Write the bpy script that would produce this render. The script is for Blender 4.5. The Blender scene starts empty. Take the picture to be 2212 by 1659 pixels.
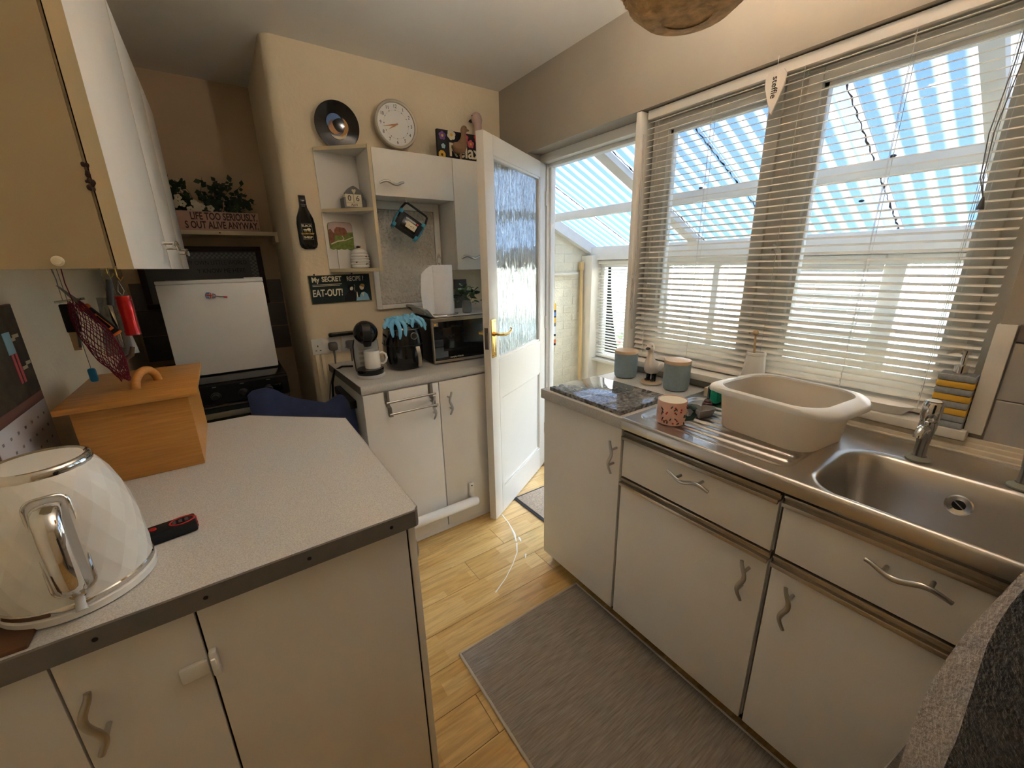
import bpy, bmesh, math, random
from mathutils import Vector, Matrix
random.seed(7)
SC = bpy.context.scene
COL = SC.collection
PI = math.pi

# ------------------------------------------------------------------ camera
cam_d = bpy.data.cameras.new('camera'); cam = bpy.data.objects.new('camera', cam_d); COL.objects.link(cam)
cam_d.sensor_width = 36.0; cam_d.lens = 877.45/2212*36.0; cam_d.clip_start = .02; cam_d.clip_end = 100
rt = Vector((0.81925571, -0.57313166, -0.0184442)); up = Vector((0.17774402, 0.22323049, 0.95842329)); fw = Vector((0.54518542, 0.7884721, -0.28475358))
m = Matrix((rt, up, -fw)).transposed().to_4x4(); m.translation = (0, 0, 1.4164)
cam.matrix_world = m
SC.camera = cam

# ------------------------------------------------------------------ world, sun, exposure
W = bpy.data.worlds.new('sky'); SC.world = W; W.use_nodes = True
nt = W.node_tree; nt.nodes.clear()
o = nt.nodes.new('ShaderNodeOutputWorld'); bg = nt.nodes.new('ShaderNodeBackground')
tc = nt.nodes.new('ShaderNodeTexCoord'); sx = nt.nodes.new('ShaderNodeSeparateXYZ'); rp = nt.nodes.new('ShaderNodeValToRGB')
cr_ = rp.color_ramp
cr_.elements[0].position = 0.0; cr_.elements[0].color = (1.0, .93, .82, 1)
cr_.elements[1].position = 1.0; cr_.elements[1].color = (.22, .32, .48, 1)
e_ = cr_.elements.new(.12); e_.color = (.80, .78, .72, 1)
e_ = cr_.elements.new(.38); e_.color = (.36, .42, .50, 1)
nt.links.new(tc.outputs['Generated'], sx.inputs[0]); nt.links.new(sx.outputs['Z'], rp.inputs[0])
nt.links.new(rp.outputs[0], bg.inputs[0]); nt.links.new(bg.outputs[0], o.inputs[0])
bg.inputs[1].default_value = 7.5
SC.view_settings.view_transform = 'Standard'; SC.view_settings.look = 'None'
SC.view_settings.gamma = 1.0; SC.view_settings.use_curve_mapping = False
SC.view_settings.exposure = 3.42

# ------------------------------------------------------------------ materials
def lin(c):
    return tuple(((v/255)/12.92 if v/255 <= .04045 else ((v/255+.055)/1.055)**2.4) for v in c)
MATS = {}
def mat(name, rgb, rough=.5, metal=0.0, var=None, bump=None, coat=0.0, spec=.5, stretch=None, trans=0.0, ior=1.45, emit=None, sheen=0.0, musgrave=False):
    """rgb 0..255; var=(scale, amount); bump=(scale, strength, distance); stretch = mapping scale"""
    m = bpy.data.materials.new(name); m.use_nodes = True; MATS[name] = m
    nt = m.node_tree; b = nt.nodes['Principled BSDF']
    c = lin(rgb)
    b.inputs['Base Color'].default_value = (*c, 1); b.inputs['Roughness'].default_value = rough; b.inputs['Metallic'].default_value = metal
    b.inputs['Coat Weight'].default_value = coat; b.inputs['Specular IOR Level'].default_value = spec
    b.inputs['Transmission Weight'].default_value = trans; b.inputs['IOR'].default_value = ior
    b.inputs['Sheen Weight'].default_value = sheen
    if emit:
        b.inputs['Emission Color'].default_value = (*lin(emit[0]), 1); b.inputs['Emission Strength'].default_value = emit[1]
    if var or bump:
        tcn = nt.nodes.new('ShaderNodeTexCoord'); src = tcn.outputs['Object']
        if stretch:
            mp = nt.nodes.new('ShaderNodeMapping'); mp.inputs['Scale'].default_value = stretch
            nt.links.new(src, mp.inputs[0]); src = mp.outputs[0]
    if var:
        n = nt.nodes.new('ShaderNodeTexNoise'); n.inputs['Scale'].default_value = var[0]; n.inputs['Detail'].default_value = 4
        r = nt.nodes.new('ShaderNodeValToRGB'); a = var[1]
        r.color_ramp.elements[0].position = .3; r.color_ramp.elements[1].position = .7
        r.color_ramp.elements[0].color = (*[max(0, v*(1-a)) for v in c], 1); r.color_ramp.elements[1].color = (*[min(1, v*(1+a)) for v in c], 1)
        nt.links.new(src, n.inputs['Vector']); nt.links.new(n.outputs[0], r.inputs[0]); nt.links.new(r.outputs[0], b.inputs['Base Color'])
    if bump:
        n = nt.nodes.new('ShaderNodeTexVoronoi' if musgrave else 'ShaderNodeTexNoise'); n.inputs['Scale'].default_value = bump[0]
        if not musgrave: n.inputs['Detail'].default_value = 3
        bp = nt.nodes.new('ShaderNodeBump'); bp.inputs['Strength'].default_value = bump[1]; bp.inputs['Distance'].default_value = bump[2]
        nt.links.new(src, n.inputs['Vector']); nt.links.new(n.outputs[0], bp.inputs['Height']); nt.links.new(bp.outputs[0], b.inputs['Normal'])
    return m
def M(n): return MATS[n]

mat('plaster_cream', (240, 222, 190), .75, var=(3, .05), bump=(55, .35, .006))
mat('plaster_shaded', (172, 162, 145), .8, var=(3, .04), bump=(60, .2, .004))  # cream plaster with the window wall's backlit shade put into its colour
mat('ceiling_paint', (240, 236, 228), .85, var=(2, .04), bump=(40, .15, .003))
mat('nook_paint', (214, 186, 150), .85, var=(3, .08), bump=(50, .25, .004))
mat('cabinet_white', (233, 228, 219), .38, var=(6, .02))
mat('cabinet_cream_edge', (214, 197, 160), .5)
mat('carcass_shadow', (120, 104, 80), .7)
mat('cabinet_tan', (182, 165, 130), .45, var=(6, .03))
mat('black_gap', (14, 14, 13), .8)
mat('worktop_speckle', (206, 203, 196), .38, var=(420, .22))
mat('worktop_edge', (112, 108, 102), .45, var=(40, .06))
mat('worktop_edge_light', (190, 187, 180), .4, var=(300, .15))
mat('granite', (112, 110, 108), .07, var=(75, .95), coat=.5)
mat('steel', (206, 202, 196), .28, metal=1.0, bump=(8, .05, .001), stretch=(300, 4, 4))
mat('steel_dark', (128, 120, 110), .35, metal=1.0)
mat('aluminium', (186, 176, 160), .33, metal=1.0)
mat('chrome', (220, 220, 218), .08, metal=1.0)
mat('handle_pewter', (188, 186, 182), .28, metal=1.0)
mat('brass', (222, 184, 104), .2, metal=1.0)
mat('white_gloss', (240, 238, 232), .25, coat=.3)
mat('white_plastic', (236, 234, 228), .4)
mat('white_door_paint', (218, 211, 198), .35, var=(5, .015))
mat('upvc_white', (240, 237, 228), .4)
mat('fridge_white', (244, 243, 240), .45, bump=(300, .1, .001))
mat('black_gloss', (12, 12, 13), .12, coat=.4)
mat('black_plastic', (22, 22, 23), .45)
mat('black_matte', (18, 17, 16), .7)
mat('dark_glass', (10, 12, 14), .05, coat=.6)
mat('grey_plastic', (200, 199, 196), .4)
mat('clock_case', (186, 176, 158), .35, metal=.3)
mat('grey_dark_plastic', (92, 90, 88), .5)
mat('pine', (201, 140, 66), .45, var=(6, .14), stretch=(2, 14, 30), coat=.15)
mat('wood_pale', (205, 172, 128), .6, var=(9, .1), stretch=(3, 3, 20))
mat('wood_bamboo', (206, 176, 140), .5, var=(12, .08))
mat('wood_dark_board', (96, 62, 36), .6, var=(8, .2))
mat('wood_frame_dark', (46, 24, 18), .5)
mat('rattan', (232, 196, 138), .7, var=(20, .2))
mat('rattan_core', (206, 166, 110), .8, var=(40, .35), bump=(60, .6, .01))
mat('red_metal', (200, 24, 20), .25, metal=.5, coat=.4)
mat('red', (196, 40, 36), .5)
mat('orange', (222, 110, 38), .5)
mat('blue_plastic', (36, 124, 178), .45)
mat('glove_blue', (126, 200, 238), .5, spec=.6)
mat('cyan_plastic', (70, 160, 186), .5)
mat('stone_blue', (142, 160, 166), .6, var=(90, .06))
mat('terracotta_brown', (74, 42, 34), .4, coat=.4)
mat('heart_grey', (150, 147, 142), .35, coat=.4)
mat('sponge_green', (24, 150, 118), .95, bump=(200, .8, .004))
mat('navy_cloth', (44, 52, 84), .95, var=(30, .12), bump=(500, .5, .001), sheen=.2)
mat('navy_stripe', (74, 82, 112), .95)
mat('stripe_grey', (158, 160, 160), .6, var=(120, .12))
mat('white_ceramic', (238, 234, 226), .3, coat=.3)
mat('duck_white', (228, 220, 208), .6, var=(20, .05))
mat('duck_pink', (206, 176, 164), .6, var=(20, .08))
mat('duck_brown', (150, 116, 84), .6, var=(25, .15))
mat('beige_print', (214, 186, 176), .6)
mat('print_brown', (78, 56, 44), .7)
mat('text_black', (24, 22, 22), .6)
mat('text_cream', (232, 220, 190), .6)
mat('text_grey', (130, 128, 126), .6)
mat('sign_green', (26, 44, 44), .5, var=(25, .2))
mat('sign_edge', (150, 142, 96), .6, var=(60, .3))
mat('sign_pink', (206, 166, 148), .7, var=(14, .08))
mat('yellow', (226, 178, 62), .5)
mat('print_blue', (96, 128, 182), .5)
mat('print_lightblue', (150, 200, 220), .5)
mat('print_tan', (196, 146, 100), .5)
mat('print_ochre', (188, 140, 70), .5)
mat('print_pink', (214, 90, 100), .5)
mat('print_purple', (120, 84, 150), .5)
mat('print_green', (122, 140, 66), .6, var=(60, .3))
mat('print_sky', (206, 178, 170), .6, var=(20, .06))
mat('print_house', (150, 96, 70), .6, var=(60, .35))
mat('leaf', (78, 110, 62), .55, var=(20, .25))
mat('leaf_dark', (44, 62, 36), .6, var=(20, .3))
mat('leaf_frost', (150, 180, 150), .6, var=(20, .2))
mat('flower_cream', (224, 214, 186), .7)
mat('mug_pink', (226, 178, 158), .35, coat=.4, var=(22, .12))
mat('mug_green', (26, 62, 54), .3, coat=.4)
mat('net_maroon', (116, 24, 42), .8)
mat('clear_plastic', (200, 204, 204), .2, trans=.7)
mat('rug_grey', (150, 138, 124), .95, var=(14, .3), stretch=(1, 14, 1), bump=(30, .8, .004), sheen=.2)
mat('rug_edge', (196, 184, 164), .95, bump=(300, .8, .002))
mat('mat_coir', (176, 158, 138), .95, var=(160, .3), bump=(250, .8, .004))
mat('mat_rubber', (52, 54, 58), .7)
mat('fleece_grey', (188, 180, 176), 1.0, var=(60, .1), bump=(160, 1, .006), sheen=.6)
mat('knit_grey', (150, 142, 138), 1.0, var=(60, .2), bump=(120, 1, .004), stretch=(1, 1, 6), sheen=.4)
mat('tweed', (62, 60, 58), 1.0, var=(170, .8), bump=(200, 1, .006), sheen=.3)
mat('brick_paint', (244, 234, 206), .8, var=(9, .05), bump=(70, .7, .008))
mat('mortar_paint', (244, 234, 206), .9, bump=(60, .6, .006))
mat('outside_paint', (244, 234, 214), .7, var=(6, .04))
mat('beam_white', (246, 242, 234), .6, var=(10, .03))
mat('dirt_black', (60, 54, 60), .9, var=(70, .6))
mat('pole_tan', (226, 190, 132), .6)
mat('concrete', (120, 114, 104), .9, var=(12, .15))
mat('fence_wood', (118, 122, 112), .85, var=(10, .12), stretch=(4, 4, .5))
mat('tile_grey', (176, 170, 162), .3, var=(5, .06), coat=.2)
mat('tile_dark', (120, 112, 104), .4, var=(5, .1))
mat('grout', (190, 180, 166), .9)
mat('trim_white', (226, 220, 208), .5, var=(12, .04))
mat('ribbed_cream', (206, 194, 172), .55, var=(20, .1))
mat('steel_tap', (196, 196, 196), .14, metal=1.0)
mat('limescale', (140, 142, 130), .6)
mat('paint_scuff', (244, 240, 230), .6)
mat('photo_dark', (66, 56, 40), .6, var=(26, .6))
mat('photo_lightwood', (206, 192, 160), .6)
mat('calendar_brown', (124, 84, 70), .6)
mat('calendar_white', (214, 208, 210), .6)
mat('blind_white', (236, 231, 220), .42)
mat('cord_white', (226, 222, 214), .6)
mat('cord_grey', (120, 118, 116), .6)
mat('paper', (238, 239, 242), .9, bump=(90, .8, .004))
mat('tray_white', (232, 232, 232), .35)
mat('hob_panel', (16, 16, 16), .3)
mat('oven_bar', (150, 142, 126), .35, metal=.6)
mat('oven_glass', (40, 46, 44), .15)

def wood_plank_mat():
    m = bpy.data.materials.new('oak_laminate'); m.use_nodes = True; MATS['oak_laminate'] = m
    nt = m.node_tree; b = nt.nodes['Principled BSDF']; b.inputs['Roughness'].default_value = .3
    tc = nt.nodes.new('ShaderNodeTexCoord'); oi = nt.nodes.new('ShaderNodeObjectInfo')
    add = nt.nodes.new('ShaderNodeVectorMath'); add.operation = 'ADD'; sc = nt.nodes.new('ShaderNodeVectorMath'); sc.operation = 'SCALE'
    sc.inputs[0].default_value = (7, 3, 5); nt.links.new(oi.outputs['Random'], sc.inputs['Scale'])
    nt.links.new(tc.outputs['Object'], add.inputs[0]); nt.links.new(sc.outputs[0], add.inputs[1])
    # printed strips (three narrow staves per board)
    br = nt.nodes.new('ShaderNodeTexBrick'); br.inputs['Scale'].default_value = 1; br.inputs['Brick Width'].default_value = .36; br.inputs['Row Height'].default_value = .0495
    br.inputs['Mortar Size'].default_value = 0.0; br.inputs['Color1'].default_value = (*lin((226, 190, 124)), 1); br.inputs['Color2'].default_value = (*lin((206, 163, 94)), 1)
    br.inputs['Mortar'].default_value = (*lin((180, 136, 72)), 1); br.offset = .4
    nt.links.new(add.outputs[0], br.inputs['Vector'])
    mp = nt.nodes.new('ShaderNodeMapping'); mp.inputs['Scale'].default_value = (1.6, 16, 1); nt.links.new(add.outputs[0], mp.inputs[0])
    n = nt.nodes.new('ShaderNodeTexNoise'); n.inputs['Scale'].default_value = 3; n.inputs['Detail'].default_value = 6; n.inputs['Distortion'].default_value = 1.2
    nt.links.new(mp.outputs[0], n.inputs['Vector'])
    r = nt.nodes.new('ShaderNodeValToRGB'); r.color_ramp.elements[0].position = .35; r.color_ramp.elements[0].color = (.52, .46, .38, 1); r.color_ramp.elements[1].position = .6; r.color_ramp.elements[1].color = (1, 1, 1, 1)
    nt.links.new(n.outputs[0], r.inputs[0])
    mx = nt.nodes.new('ShaderNodeMix'); mx.data_type = 'RGBA'; mx.blend_type = 'MULTIPLY'; mx.inputs[0].default_value = .5
    nt.links.new(br.outputs[0], mx.inputs[6]); nt.links.new(r.outputs[0], mx.inputs[7]); nt.links.new(mx.outputs[2], b.inputs['Base Color'])
wood_plank_mat()

def bowl_mat():
    m = mat('bowl_plastic', (240, 232, 218), .45); nt = m.node_tree; b = nt.nodes['Principled BSDF']; out = nt.nodes['Material Output']
    tl = nt.nodes.new('ShaderNodeBsdfTranslucent'); tl.inputs[0].default_value = (.85, .76, .64, 1); mx = nt.nodes.new('ShaderNodeMixShader'); mx.inputs[0].default_value = .55
    nt.links.new(b.outputs[0], mx.inputs[1]); nt.links.new(tl.outputs[0], mx.inputs[2]); nt.links.new(mx.outputs[0], out.inputs[0])
bowl_mat()
def glass_mat(name, tint=(1, 1, 1), gloss=.08, bump=None, rough=0.0, refract=False, col=None):
    """window glass: clear or rippled, with a reflecting surface"""
    m = bpy.data.materials.new(name); m.use_nodes = True; MATS[name] = m
    nt = m.node_tree; nt.nodes.clear(); out = nt.nodes.new('ShaderNodeOutputMaterial')
    gl = nt.nodes.new('ShaderNodeBsdfGlossy'); gl.inputs['Roughness'].default_value = rough; gl.inputs['Color'].default_value = (1, 1, 1, 1)
    if refract:
        tr = nt.nodes.new('ShaderNodeBsdfRefraction'); tr.inputs['IOR'].default_value = 1.12; tr.inputs['Roughness'].default_value = .05; tr.inputs['Color'].default_value = (*tint, 1)
    else:
        tr = nt.nodes.new('ShaderNodeBsdfTransparent'); tr.inputs['Color'].default_value = (*tint, 1)
    mx = nt.nodes.new('ShaderNodeMixShader')
    fr = nt.nodes.new('ShaderNodeFresnel'); fr.inputs['IOR'].default_value = 1.5
    ad = nt.nodes.new('ShaderNodeMath'); ad.operation = 'ADD'; ad.inputs[1].default_value = gloss; ad.use_clamp = True
    nt.links.new(fr.outputs[0], ad.inputs[0]); nt.links.new(ad.outputs[0], mx.inputs[0])
    nt.links.new(tr.outputs[0], mx.inputs[1]); nt.links.new(gl.outputs[0], mx.inputs[2]); nt.links.new(mx.outputs[0], out.inputs[0])
    if bump:
        tc = nt.nodes.new('ShaderNodeTexCoord'); mp = nt.nodes.new('ShaderNodeMapping'); mp.inputs['Scale'].default_value = bump[0]
        n = nt.nodes.new('ShaderNodeTexNoise'); n.inputs['Scale'].default_value = bump[1]; n.inputs['Detail'].default_value = 2; n.inputs['Distortion'].default_value = .8
        bp = nt.nodes.new('ShaderNodeBump'); bp.inputs['Strength'].default_value = bump[2]; bp.inputs['Distance'].default_value = bump[3]
        nt.links.new(tc.outputs['Object'], mp.inputs[0]); nt.links.new(mp.outputs[0], n.inputs['Vector']); nt.links.new(n.outputs[0], bp.inputs['Height'])
        nt.links.new(bp.outputs[0], gl.inputs['Normal'])
        if refract: nt.links.new(bp.outputs[0], tr.inputs['Normal'])
    return m
glass_mat('clear_glass', (.97, .98, .98), .0)
glass_mat('rippled_glass', (.86, .89, .87), .18, bump=((60, 60, 9), 1.0, .8, .006), rough=.03, refract=True)

def roof_mat():
    """ribbed roofing plastic, tinted very dark to keep the bright sky blue: milky along the crests, clearer in the troughs"""
    m = bpy.data.materials.new('corrugated_plastic'); m.use_nodes = True; MATS['corrugated_plastic'] = m
    nt = m.node_tree; nt.nodes.clear(); out = nt.nodes.new('ShaderNodeOutputMaterial')
    tp = nt.nodes.new('ShaderNodeBsdfTransparent'); tp.inputs[0].default_value = (.0062, .0138, .0285, 1)  # near-black blue tint holds the overbright sky down to blue
    tl = nt.nodes.new('ShaderNodeBsdfTranslucent'); tl.inputs[0].default_value = (.066, .065, .064, 1)
    at = nt.nodes.new('ShaderNodeAttribute'); at.attribute_name = 'crest'
    n = nt.nodes.new('ShaderNodeTexNoise'); n.inputs['Scale'].default_value = 14; n.inputs['Detail'].default_value = 5
    tc = nt.nodes.new('ShaderNodeTexCoord'); nt.links.new(tc.outputs['Object'], n.inputs['Vector'])
    r = nt.nodes.new('ShaderNodeMapRange'); r.inputs['From Min'].default_value = .42; r.inputs['From Max'].default_value = .95; r.inputs['To Min'].default_value = .10; r.inputs['To Max'].default_value = .95
    ad = nt.nodes.new('ShaderNodeMath'); ad.operation = 'MULTIPLY_ADD'; ad.inputs[1].default_value = .25
    nt.links.new(n.outputs[0], ad.inputs[0]); nt.links.new(at.outputs['Fac'], ad.inputs[2])
    sb = nt.nodes.new('ShaderNodeMath'); sb.operation = 'SUBTRACT'; sb.inputs[1].default_value = .12
    nt.links.new(ad.outputs[0], sb.inputs[0]); nt.links.new(sb.outputs[0], r.inputs[0])
    mx = nt.nodes.new('ShaderNodeMixShader'); nt.links.new(r.outputs[0], mx.inputs[0])
    nt.links.new(tp.outputs[0], mx.inputs[1]); nt.links.new(tl.outputs[0], mx.inputs[2]); nt.links.new(mx.outputs[0], out.inputs[0])
roof_mat()

def hammered_mat():
    m = mat('hammered_glass', (214, 206, 192), .22, coat=.3)
    nt = m.node_tree; b = nt.nodes['Principled BSDF']
    tc = nt.nodes.new('ShaderNodeTexCoord'); v = nt.nodes.new('ShaderNodeTexVoronoi'); v.feature = 'SMOOTH_F1'; v.inputs['Scale'].default_value = 85
    bp = nt.nodes.new('ShaderNodeBump'); bp.inputs['Strength'].default_value = 1.0; bp.inputs['Distance'].default_value = .012; bp.invert = True
    nt.links.new(tc.outputs['Object'], v.inputs['Vector']); nt.links.new(v.outputs['Distance'], bp.inputs['Height']); nt.links.new(bp.outputs[0], b.inputs['Normal'])
hammered_mat()

# ------------------------------------------------------------------ mesh helpers
WORLD = {}
def _vsub(a, b): return (a[0]-b[0], a[1]-b[1], a[2]-b[2])
class MB:
    def __init__(s): s.v = []; s.f = []; s.mi = []
    def add(s, vs, fs, mi=0, T=None):
        k = len(s.v)
        for p in vs:
            p = Vector(p)
            if T is not None: p = T @ p
            s.v.append(tuple(p))
        for f in fs: s.f.append(tuple(i+k for i in f)); s.mi.append(mi)
        return s
    def box(s, x0, x1, y0, y1, z0, z1, b=0.0, mi=0, T=None, seg=2):
        if b <= 0:
            vs = [(x0,y0,z0),(x1,y0,z0),(x1,y1,z0),(x0,y1,z0),(x0,y0,z1),(x1,y0,z1),(x1,y1,z1),(x0,y1,z1)]
            return s.add(vs, [(0,3,2,1),(4,5,6,7),(0,1,5,4),(1,2,6,5),(2,3,7,6),(3,0,4,7)], mi, T)
        bm = bmesh.new(); bmesh.ops.create_cube(bm, size=1)
        for v in bm.verts: v.co = ((x0+x1)/2+v.co.x*(x1-x0), (y0+y1)/2+v.co.y*(y1-y0), (z0+z1)/2+v.co.z*(z1-z0))
        b = min(b, .49*min(abs(x1-x0), abs(y1-y0), abs(z1-z0)))
        bmesh.ops.bevel(bm, geom=list(bm.edges), offset=b, segments=seg, profile=.5, affect='EDGES')
        bm.verts.index_update()
        s.add([tuple(v.co) for v in bm.verts], [tuple(v.index for v in f.verts) for f in bm.faces], mi, T); bm.free(); return s
    def ring(s, c, u, w, r, n, ry=None):
        ry = r if ry is None else ry
        return [tuple(Vector(c)+u*(r*math.cos(2*PI*i/n))+w*(ry*math.sin(2*PI*i/n))) for i in range(n)]
    def rings(s, rs, mi=0, T=None, caps=True, closed=False):
        n = len(rs[0]); vs = [p for r in rs for p in r]; fs = []
        K = len(rs)
        for k in range(K if closed else K-1):
            a = k*n; b = ((k+1) % K)*n
            for i in range(n): j = (i+1) % n; fs.append((a+i, a+j, b+j, b+i))
        if caps and not closed: fs.append(tuple(range(n))[::-1]); fs.append(tuple((K-1)*n+i for i in range(n)))
        return s.add(vs, fs, mi, T)
    def cyl(s, p0, p1, r0, r1=None, n=16, mi=0, T=None):
        p0 = Vector(p0); p1 = Vector(p1); d = (p1-p0).normalized(); u = d.orthogonal().normalized(); w = d.cross(u)
        return s.rings([s.ring(p0, u, w, r0, n), s.ring(p1, u, w, r0 if r1 is None else r1, n)], mi, T)
    def tube(s, pts, r, n=8, mi=0, T=None, closed=False, flat=None):
        P = [Vector(p) for p in pts]; K = len(P); rs = []
        R = r if isinstance(r, (list, tuple)) else [r]*K
        ref = None
        for k in range(K):
            if closed: d = (P[(k+1) % K]-P[k-1])
            else: d = P[min(k+1, K-1)]-P[max(k-1, 0)]
            d.normalize()
            if ref is None: u = d.orthogonal().normalized()
            else:
                u = ref-d*ref.dot(d)
                u = u.normalized() if u.length > 1e-6 else d.orthogonal().normalized()
            ref = u; w = d.cross(u)
            if flat is not None:
                a = Vector(flat).normalized(); u2 = (a-d*a.dot(d)).normalized(); w2 = d.cross(u2)
                rs.append(s.ring(P[k], u2, w2, R[k][0], n, R[k][1]) if isinstance(R[k], tuple) else s.ring(P[k], u2, w2, R[k], n))
            else: rs.append(s.ring(P[k], u, w, R[k], n))
        return s.rings(rs, mi, T, True, closed)
    def lathe(s, prof, c=(0,0,0), n=32, mi=0, T=None, axis='z', caps=True):
        rs = []
        for r, z in prof:
            r = max(r, 1e-5); pr = []
            for i in range(n):
                a = 2*PI*i/n; x, y = r*math.cos(a), r*math.sin(a)
                if axis == 'z': q = (c[0]+x, c[1]+y, c[2]+z)
                elif axis == 'y': q = (c[0]+x, c[1]+z, c[2]+y)
                else: q = (c[0]+z, c[1]+x, c[2]+y)
                pr.append(q)
            rs.append(pr)
        return s.rings(rs, mi, T, caps)
    def prism(s, poly, plane, lo, hi, mi=0, T=None):
        def m3(a, b, h):
            return {'xy': (a, b, h), 'xz': (a, h, b), 'yz': (h, a, b)}[plane]
        n = len(poly); vs = [m3(a, b, lo) for a, b in poly]+[m3(a, b, hi) for a, b in poly]
        fs = [tuple(range(n))[::-1], tuple(range(n, 2*n))]
        for i in range(n): j = (i+1) % n; fs.append((i, j, n+j, n+i))
        return s.add(vs, fs, mi, T)
    def grid(s, fn, nu, nv, mi=0, T=None, thick=None, wrap=False):
        """fn(u,v)->point, u,v in 0..1; thick closes it into a thin solid"""
        top = [[Vector(fn(i/nu, j/nv)) for j in range(nv+1)] for i in range(nu+1)]
        idx = lambda i, j: i*(nv+1)+j
        vs = [tuple(p) for row in top for p in row]
        fs = [(idx(i,j), idx(i+1,j), idx(i+1,j+1), idx(i,j+1)) for i in range(nu) for j in range(nv)]
        if thick:
            bot = []
            for i in range(nu+1):
                for j in range(nv+1):
                    du = top[min(i+1,nu)][j]-top[max(i-1,0)][j]; dv = top[i][min(j+1,nv)]-top[i][max(j-1,0)]
                    nn = du.cross(dv); nn = nn.normalized() if nn.length > 1e-12 else Vector((0,0,1))
                    bot.append(tuple(top[i][j]-nn*thick))
            k = len(vs); vs += bot
            fs += [tuple(k+a for a in f[::-1]) for f in fs]
            bd = [idx(i,0) for i in range(nu+1)]+[idx(nu,j) for j in range(1,nv+1)]+[idx(i,nv) for i in range(nu-1,-1,-1)]+[idx(0,j) for j in range(nv-1,0,-1)]
            for a in range(len(bd)): p, q = bd[a], bd[(a+1) % len(bd)]; fs.append((p, p+k, q+k, q))
        return s.add(vs, fs, mi, T)
    def sphere(s, c, r, n=16, mi=0, T=None, sc=(1,1,1)):
        rs = []; K = max(6, n//2)
        for k in range(K+1):
            a = PI*k/K; rr = max(1e-5, math.sin(a)); rs.append([(c[0]+sc[0]*r*rr*math.cos(2*PI*i/n), c[1]+sc[1]*r*rr*math.sin(2*PI*i/n), c[2]-sc[2]*r*math.cos(a)) for i in range(n)])
        return s.rings(rs, mi, T)
    def mesh(s, name, mats, smooth=35, origin=None):
        xs = [p[0] for p in s.v]; ys = [p[1] for p in s.v]; zs = [p[2] for p in s.v]
        if origin is None: origin = ((min(xs)+max(xs))/2, (min(ys)+max(ys))/2, min(zs))
        me = bpy.data.meshes.new(name); me.from_pydata([_vsub(p, origin) for p in s.v], [], s.f)
        for mm in (mats if isinstance(mats, (list, tuple)) else [mats]): me.materials.append(M(mm))
        for p, k in zip(me.polygons, s.mi): p.material_index = k
        bm = bmesh.new(); bm.from_mesh(me); bmesh.ops.recalc_face_normals(bm, faces=bm.faces); bm.to_mesh(me); bm.free()
        if smooth:
            me.polygons.foreach_set('use_smooth', [True]*len(me.polygons)); me.set_sharp_from_angle(angle=math.radians(smooth))
        me.update(); return me, origin
    def build(s, name, mats, parent=None, smooth=35, origin=None):
        me, og = s.mesh(name, mats, smooth, origin)
        return place(name, me, og, parent)
def place(name, me, og, parent=None, rot=None):
    o = bpy.data.objects.new(name, me); COL.objects.link(o); o.location = og
    if rot: o.rotation_euler = rot
    WORLD[o.name] = Vector(og)
    if parent is not None:
        o.parent = parent; o.matrix_parent_inverse = Matrix.Translation(-WORLD[parent.name])
    return o
def tag(o, label, cat, group=None, kind=None):
    if label: o['label'] = label
    if cat: o['category'] = cat
    if group: o['group'] = group
    if kind: o['kind'] = kind
    return o
def thing(name, loc, label, cat, group=None):
    o = bpy.data.objects.new(name, None); COL.objects.link(o); o.location = loc; o.empty_display_size = .05
    WORLD[o.name] = Vector(loc); return tag(o, label, cat, group)
def struct(o): o['kind'] = 'structure'; return o
def frame_y(x, y, z, rz=0):          # text/print plane facing -y (towards the room) at a point
    return Matrix.Translation((x, y, z)) @ Matrix.Rotation(rz, 4, 'Z') @ Matrix(((1,0,0,0),(0,0,-1,0),(0,1,0,0),(0,0,0,1)))
def text(s, size, T, material, parent, name='lettering', align='CENTER', depth=.0006, bold=0.0, sx=1.0, shear=0.0):
    cu = bpy.data.curves.new('t', 'FONT'); cu.body = s; cu.size = size; cu.align_x = align; cu.align_y = 'CENTER'; cu.extrude = depth; cu.offset = bold; cu.shear = shear; cu.resolution_u = 3
    ob = bpy.data.objects.new('t', cu); COL.objects.link(ob)
    dg = bpy.context.evaluated_depsgraph_get(); me = bpy.data.meshes.new_from_object(ob.evaluated_get(dg))
    bpy.data.objects.remove(ob); bpy.data.curves.remove(cu)
    b = MB(); S = Matrix.Diagonal((sx, 1, 1, 1))
    b.add([v.co for v in me.vertices], [tuple(p.vertices) for p in me.polygons], 0, T @ S); bpy.data.meshes.remove(me)
    return b.build(name, material, parent, smooth=0)
def wave_handle(parent, c, along, perp, out, L=.13, material='handle_pewter', name='handle', amp=.007, off=.026):
    c = Vector(c); a = Vector(along); p = Vector(perp); o = Vector(out); b = MB(); pts = []; R = []
    N = 22
    for i in range(N+1):
        t = i/N; pts.append(c+a*((t-.5)*L)+p*(amp*math.sin(t*2*PI*1.35-.7))+o*(off+.006*math.sin(t*PI))); e = .75+.25*math.sin(t*PI); R.append((.0064*e, .0042))
    b.tube(pts, R, n=10, flat=p)
    for t in (.24, .76):
        q = c+a*((t-.5)*L)+p*(amp*math.sin(t*2*PI*1.35-.7)); b.cyl(q, q+o*(off+.004), .0042, n=10)
    return b.build(name, material, parent, 50)
def rrect(x0, x1, y0, y1, r, n=6):
    pts = []
    for cx_, cy_, a0 in ((x1-r, y1-r, 0), (x0+r, y1-r, PI/2), (x0+r, y0+r, PI), (x1-r, y0+r, 1.5*PI)):
        for i in range(n+1): a = a0+PI/2*i/n; pts.append((cx_+r*math.cos(a), cy_+r*math.sin(a)))
    return pts

# ================================================================== ROOM SHELL
XL, XW, YB, YN, ZC = -.43, 1.6, 2.397, 3.12, 2.42
XCH = .335; YS = -1.3
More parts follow.
